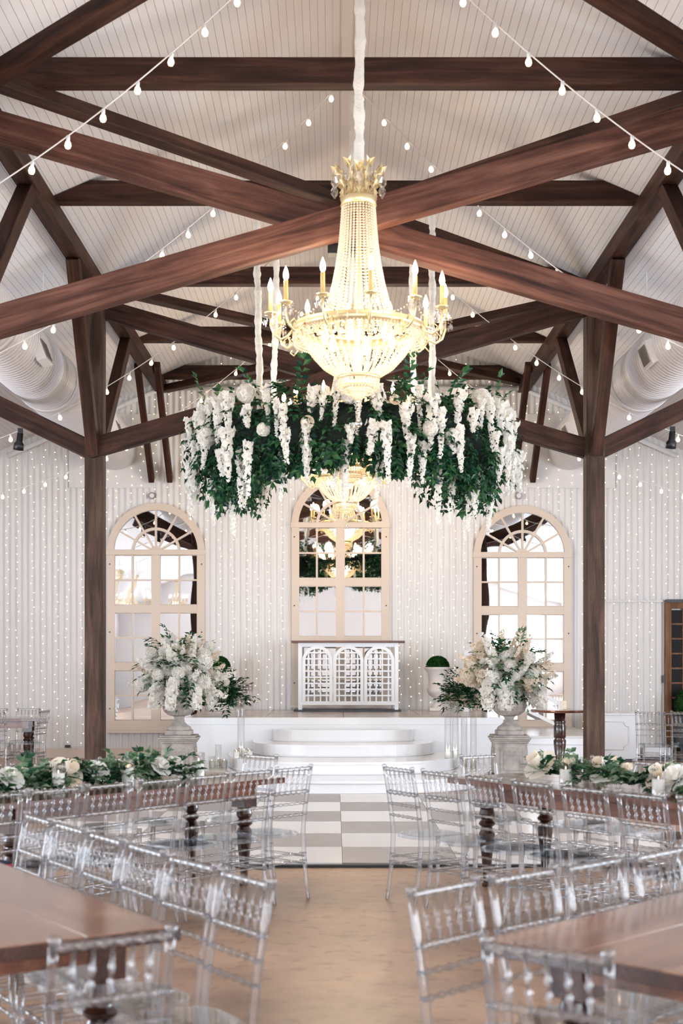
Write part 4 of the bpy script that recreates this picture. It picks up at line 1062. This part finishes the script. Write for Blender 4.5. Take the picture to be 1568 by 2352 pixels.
def on_table(c, d, inn, s_, o):
    p = V(c[0], c[1], 0)+d*s_+inn*o; return p.x, p.y
for s_, o, lab in ((.52, .36, 'beside the aisle end of the white rose garland'), (1.24, .28, 'midway along the white rose garland'), (1.83, .26, 'at the outer end of the white rose garland')):
    x, y = on_table((-.364, 9.96), dL, nL, s_, o); candle(x, y, TH+.001, .13, .19, .045, 'ivory pillar candle in clear glass '+lab)
for s_, o, lab in ((.95, .27, 'beside the cream lilies of the ferns'), (1.85, .2, 'under the big white rose of the fern garland')):
    x, y = on_table((.81, 9.96), dR, nR, s_, o); candle(x, y, TH+.001, .11, .15, .045, 'ivory pillar candle in clear glass '+lab)
# cocktail table with card
ckt = thing('cocktail_table', 'round wooden cocktail table on a turned column beside the post', 'table', (2.78, 17.0, 0))
obj('table_top', MB().lathe([(.30,.965), (.355,.97), (.36,.985), (.355,1.0), (.002,1.0)], 40), M['table'], ckt, smooth=False)
obj('column', MB().lathe([(.11,.06), (.1,.09), (.075,.13), (.085,.16), (.08,.3), (.06,.38), (.062,.39), (.055,.4), (.075,.56), (.078,.62), (.06,.64), (.075,.66), (.075,.8), (.065,.82), (.072,.84), (.072,.86), (.065,.87), (.07,.965)], 24), M['table_dark'], ckt, smooth=True)
for k in range(4):
    a = PI*k/2+.4; obj('foot', MB().tube([(.05*math.cos(a), .05*math.sin(a), .1), (.2*math.cos(a), .2*math.sin(a), .07), (.32*math.cos(a), .32*math.sin(a), .02)], [.04,.03,.02], 8), M['table_dark'], ckt, smooth=True)
fc = thing('framed_card', 'small cream card in a clear stand on the cocktail table', 'card', (2.82, 16.98, 1.0), .15)
obj('card', MB().box(-.04, .04, -.003, .003, .008, .11), M['card'], fc); obj('stand', MB().box(-.05, .05, -.012, .012, 0, .008), M['glass'], fc); obj('seal', MB().lathe([(.005, 0), (.005, .002)], 8), M['gold'], fc, (0, -.004, .06), (PI/2, 0, 0))

# ------------------------------------------------------------------ clear acrylic banquet chairs
def chair_proto():
    t = thing('acrylic_chair', '', 'chair')
    W = .163; A = M['acrylic']
    back = lambda z: .05*((.44-z)/.44)**1.6 if z < .44 else .075*((z-.44)/.47)**1.35   # offset backwards (+y is back)
    YB = .19
    zs = [0, .1, .2, .3, .38, .44, .5, .58, .66, .74, .82, .895]
    p = MB().tube([(0, YB+back(z), z) for z in zs], [.0125, .013, .014, .0155, .0165, .0165, .0155, .015, .0145, .014, .0135, .013], 10)
    for z in (.255, .305, .57, .648, .727): p.lathe([(.0165,-.005), (.019,0), (.0165,.005)], 10, (0, YB+back(z), z))
    p.lathe([(.013,0), (.017,.006), (.017,.016), (.006,.022)], 10, (0, YB+back(.895), .893))
    me = p.mesh('back_post', A, True)
    for s in (-1, 1): link('back_post', me, t, (s*W, 0, 0))
    fl = MB().lathe([(.0105,0), (.013,.02), (.0145,.25), (.019,.255), (.0155,.26), (.0155,.305), (.019,.31), (.0165,.315), (.018,.43)], 10).mesh('front_leg', A, True)
    for s in (-1, 1): link('front_leg', fl, t, (s*.165, -.185, 0))
    # seat: rounded trapezoid slab
    def outline(sc_):
        pts = []
        for k in range(32):
            a = 2*PI*k/32; c, s2 = math.cos(a), math.sin(a); e = .55
            x = .18*math.copysign(abs(c)**e, c); y = .2*math.copysign(abs(s2)**e, s2)
            pts.append((x*(1-.06*y/.2)*sc_, y*sc_))
        return pts
    obj('seat', MB().prism_z(outline(1), .425, .445).prism_z(outline(.94), .445, .452), M['seat'], t)
    def hrail(x0, x1, y, z, r, knobs=0):
        n = 2 if not knobs else knobs*4+1; path = []; rad = []
        for i in range(n):
            f = i/(n-1); path.append((x0+(x1-x0)*f, y, z)); rad.append(r if not knobs or i % 4 != 2 else r*1.55)
        return MB().tube(path, rad, 8)
    for nm, z, r, kn in (('top_rail', .885, .0115, 6), ('spindle_rail', .727, .0115, 6), ('back_rail', .648, .008, 6), ('back_rail', .57, .008, 6), ('rear_stretcher', .305, .007, 4), ('rear_stretcher', .255, .007, 4)):
        obj(nm, hrail(-W, W, YB+back(z), z, r, kn), A, t, smooth=True)
    sp = MB(); y0, y1 = YB+back(.727), YB+back(.885); L = .158
    sp.lathe([(.006,0), (.0065,.038), (.0115,.045), (.0115,.049), (.0065,.056), (.0065,.08), (.0115,.087), (.0115,.091), (.0065,.098), (.006,.158)], 8)
    sp = sp.mesh('spindle', A, True)
    ang = -math.atan2(y1-y0, L)
    for i in range(5): link('spindle', sp, t, (-W+2*W*(i+1)/6, y0, .727), (ang, 0, 0))
    for z in (.31, .26): obj('front_stretcher', hrail(-.165, .165, -.185, z-.005, .007, 4), A, t, smooth=True)
    for s in (-1, 1):
        for z in (.285, .235):
            obj('side_stretcher', MB().tube([(s*.165, -.185, z), (s*.164, 0, z), (s*W, YB+back(z), z)], [.007, .0095, .007], 8), A, t, smooth=True)
    return t
proto = chair_proto(); first = [True]
ORD = ('first', 'second', 'third', 'fourth', 'fifth', 'sixth', 'seventh', 'eighth')
TOPY = .19+.075      # local y of the top rail
def chair(bx, by, back_dir, label, group=None):
    # bx,by: ground point below the middle of the top rail; back_dir: direction the back faces
    o = proto if first[0] else copy_tree(proto); first[0] = False
    d = V(back_dir[0], back_dir[1], 0).normalized()
    ang = math.atan2(d.y, d.x)-PI/2+rnd.uniform(-.05, .05)
    dd = V(-math.sin(ang), math.cos(ang), 0)
    o.location = (bx-dd.x*TOPY, by-dd.y*TOPY, .0); o.rotation_euler = (0, 0, ang); o['label'] = label
    if group: o['group'] = group
    elif 'group' in o: del o['group']
    return o
for i in range(8):
    x, y = -.274-.259*i, 9.17-.297*i; chair(x, y, -nL, ORD[i]+' clear acrylic chair from the aisle on the camera side of the rose garland table')
for i in range(5):
    p = V(-.364, 9.96, 0)+dL*(.62+.43*i)+nL*(.84+.18); chair(p.x, p.y, nL, ORD[i]+' clear acrylic chair from the aisle on the stage side of the rose garland table')
p = V(-.364, 9.96, 0)-dL*.16+nL*.4; chair(p.x, p.y, -dL, 'clear acrylic chair tucked in at the aisle end of the rose garland table')
for i in range(7):
    x, y = .414+.245*i, 9.13-.35*i; chair(x, y, -nR, ORD[i]+' clear acrylic chair from the aisle on the camera side of the fern garland table')
for i in range(5):
    p = V(.81, 9.96, 0)+dR*(.62+.43*i)+nR*(.84+.16); chair(p.x, p.y, nR, ORD[i]+' clear acrylic chair from the aisle on the stage side of the fern garland table')
p = V(.81, 9.96, 0)-dR*.16+nR*.42; chair(p.x, p.y, -dR, 'clear acrylic chair tucked in at the aisle end of the fern garland table')
for i in range(6):
    x, y = -.295-.213*i, 4.58+.345*i; chair(x, y, -nNL, ORD[i]+' clear acrylic chair from the aisle along the bare table with the plank seam')
for i in range(5):
    x, y = .345+.288*i, 4.40+.255*i; chair(x, y, -nNR, ORD[i]+' clear acrylic chair from the aisle along the bare knotty table')
chair(-.576, 3.58, -dNL, 'clear acrylic chair at the end of the bare table with the plank seam')
chair(.524, 3.43, (-.56, -.83), 'clear acrylic chair at the end of the bare knotty table')
for x, y, d, lab in ((-4.5, 20.15, (.1, 1), 'nearer the post on the wall side of the small wall table'), (-4.98, 20.15, (0, 1), 'farther from the post on the wall side of the small wall table'), (-4.1, 19.35, (1, -.2), 'at the end of the small wall table'), (-4.72, 18.9, (-.1, -1), 'on the camera side of the small wall table')):
    chair(x, y, d, 'clear acrylic chair '+lab)
for x, y, d, lab in ((4.3, 18.9, (-.5, -1), 'standing alone beside the white counter'), (4.62, 18.6, (-.45, -1), 'nearest the counter of the pair before the wooden door'), (4.82, 19.0, (-.4, -1), 'farther from the counter of the pair before the wooden door')):
    chair(x, y, d, 'clear acrylic chair '+lab)
# folded cloth on the seat at the left edge
t = thing('folded_cloth', 'folded navy cloth with a red stripe on a chair of the rose garland table', 'cloth', (-1.96, 7.62, .454), -.72)
obj('fold', MB().box(-.14, .14, -.1, .1, 0, .05), M['navy'], t, bevel=.015); obj('stripe', MB().box(-.142, .142, -.102, .102, .02, .034), M['red'], t)
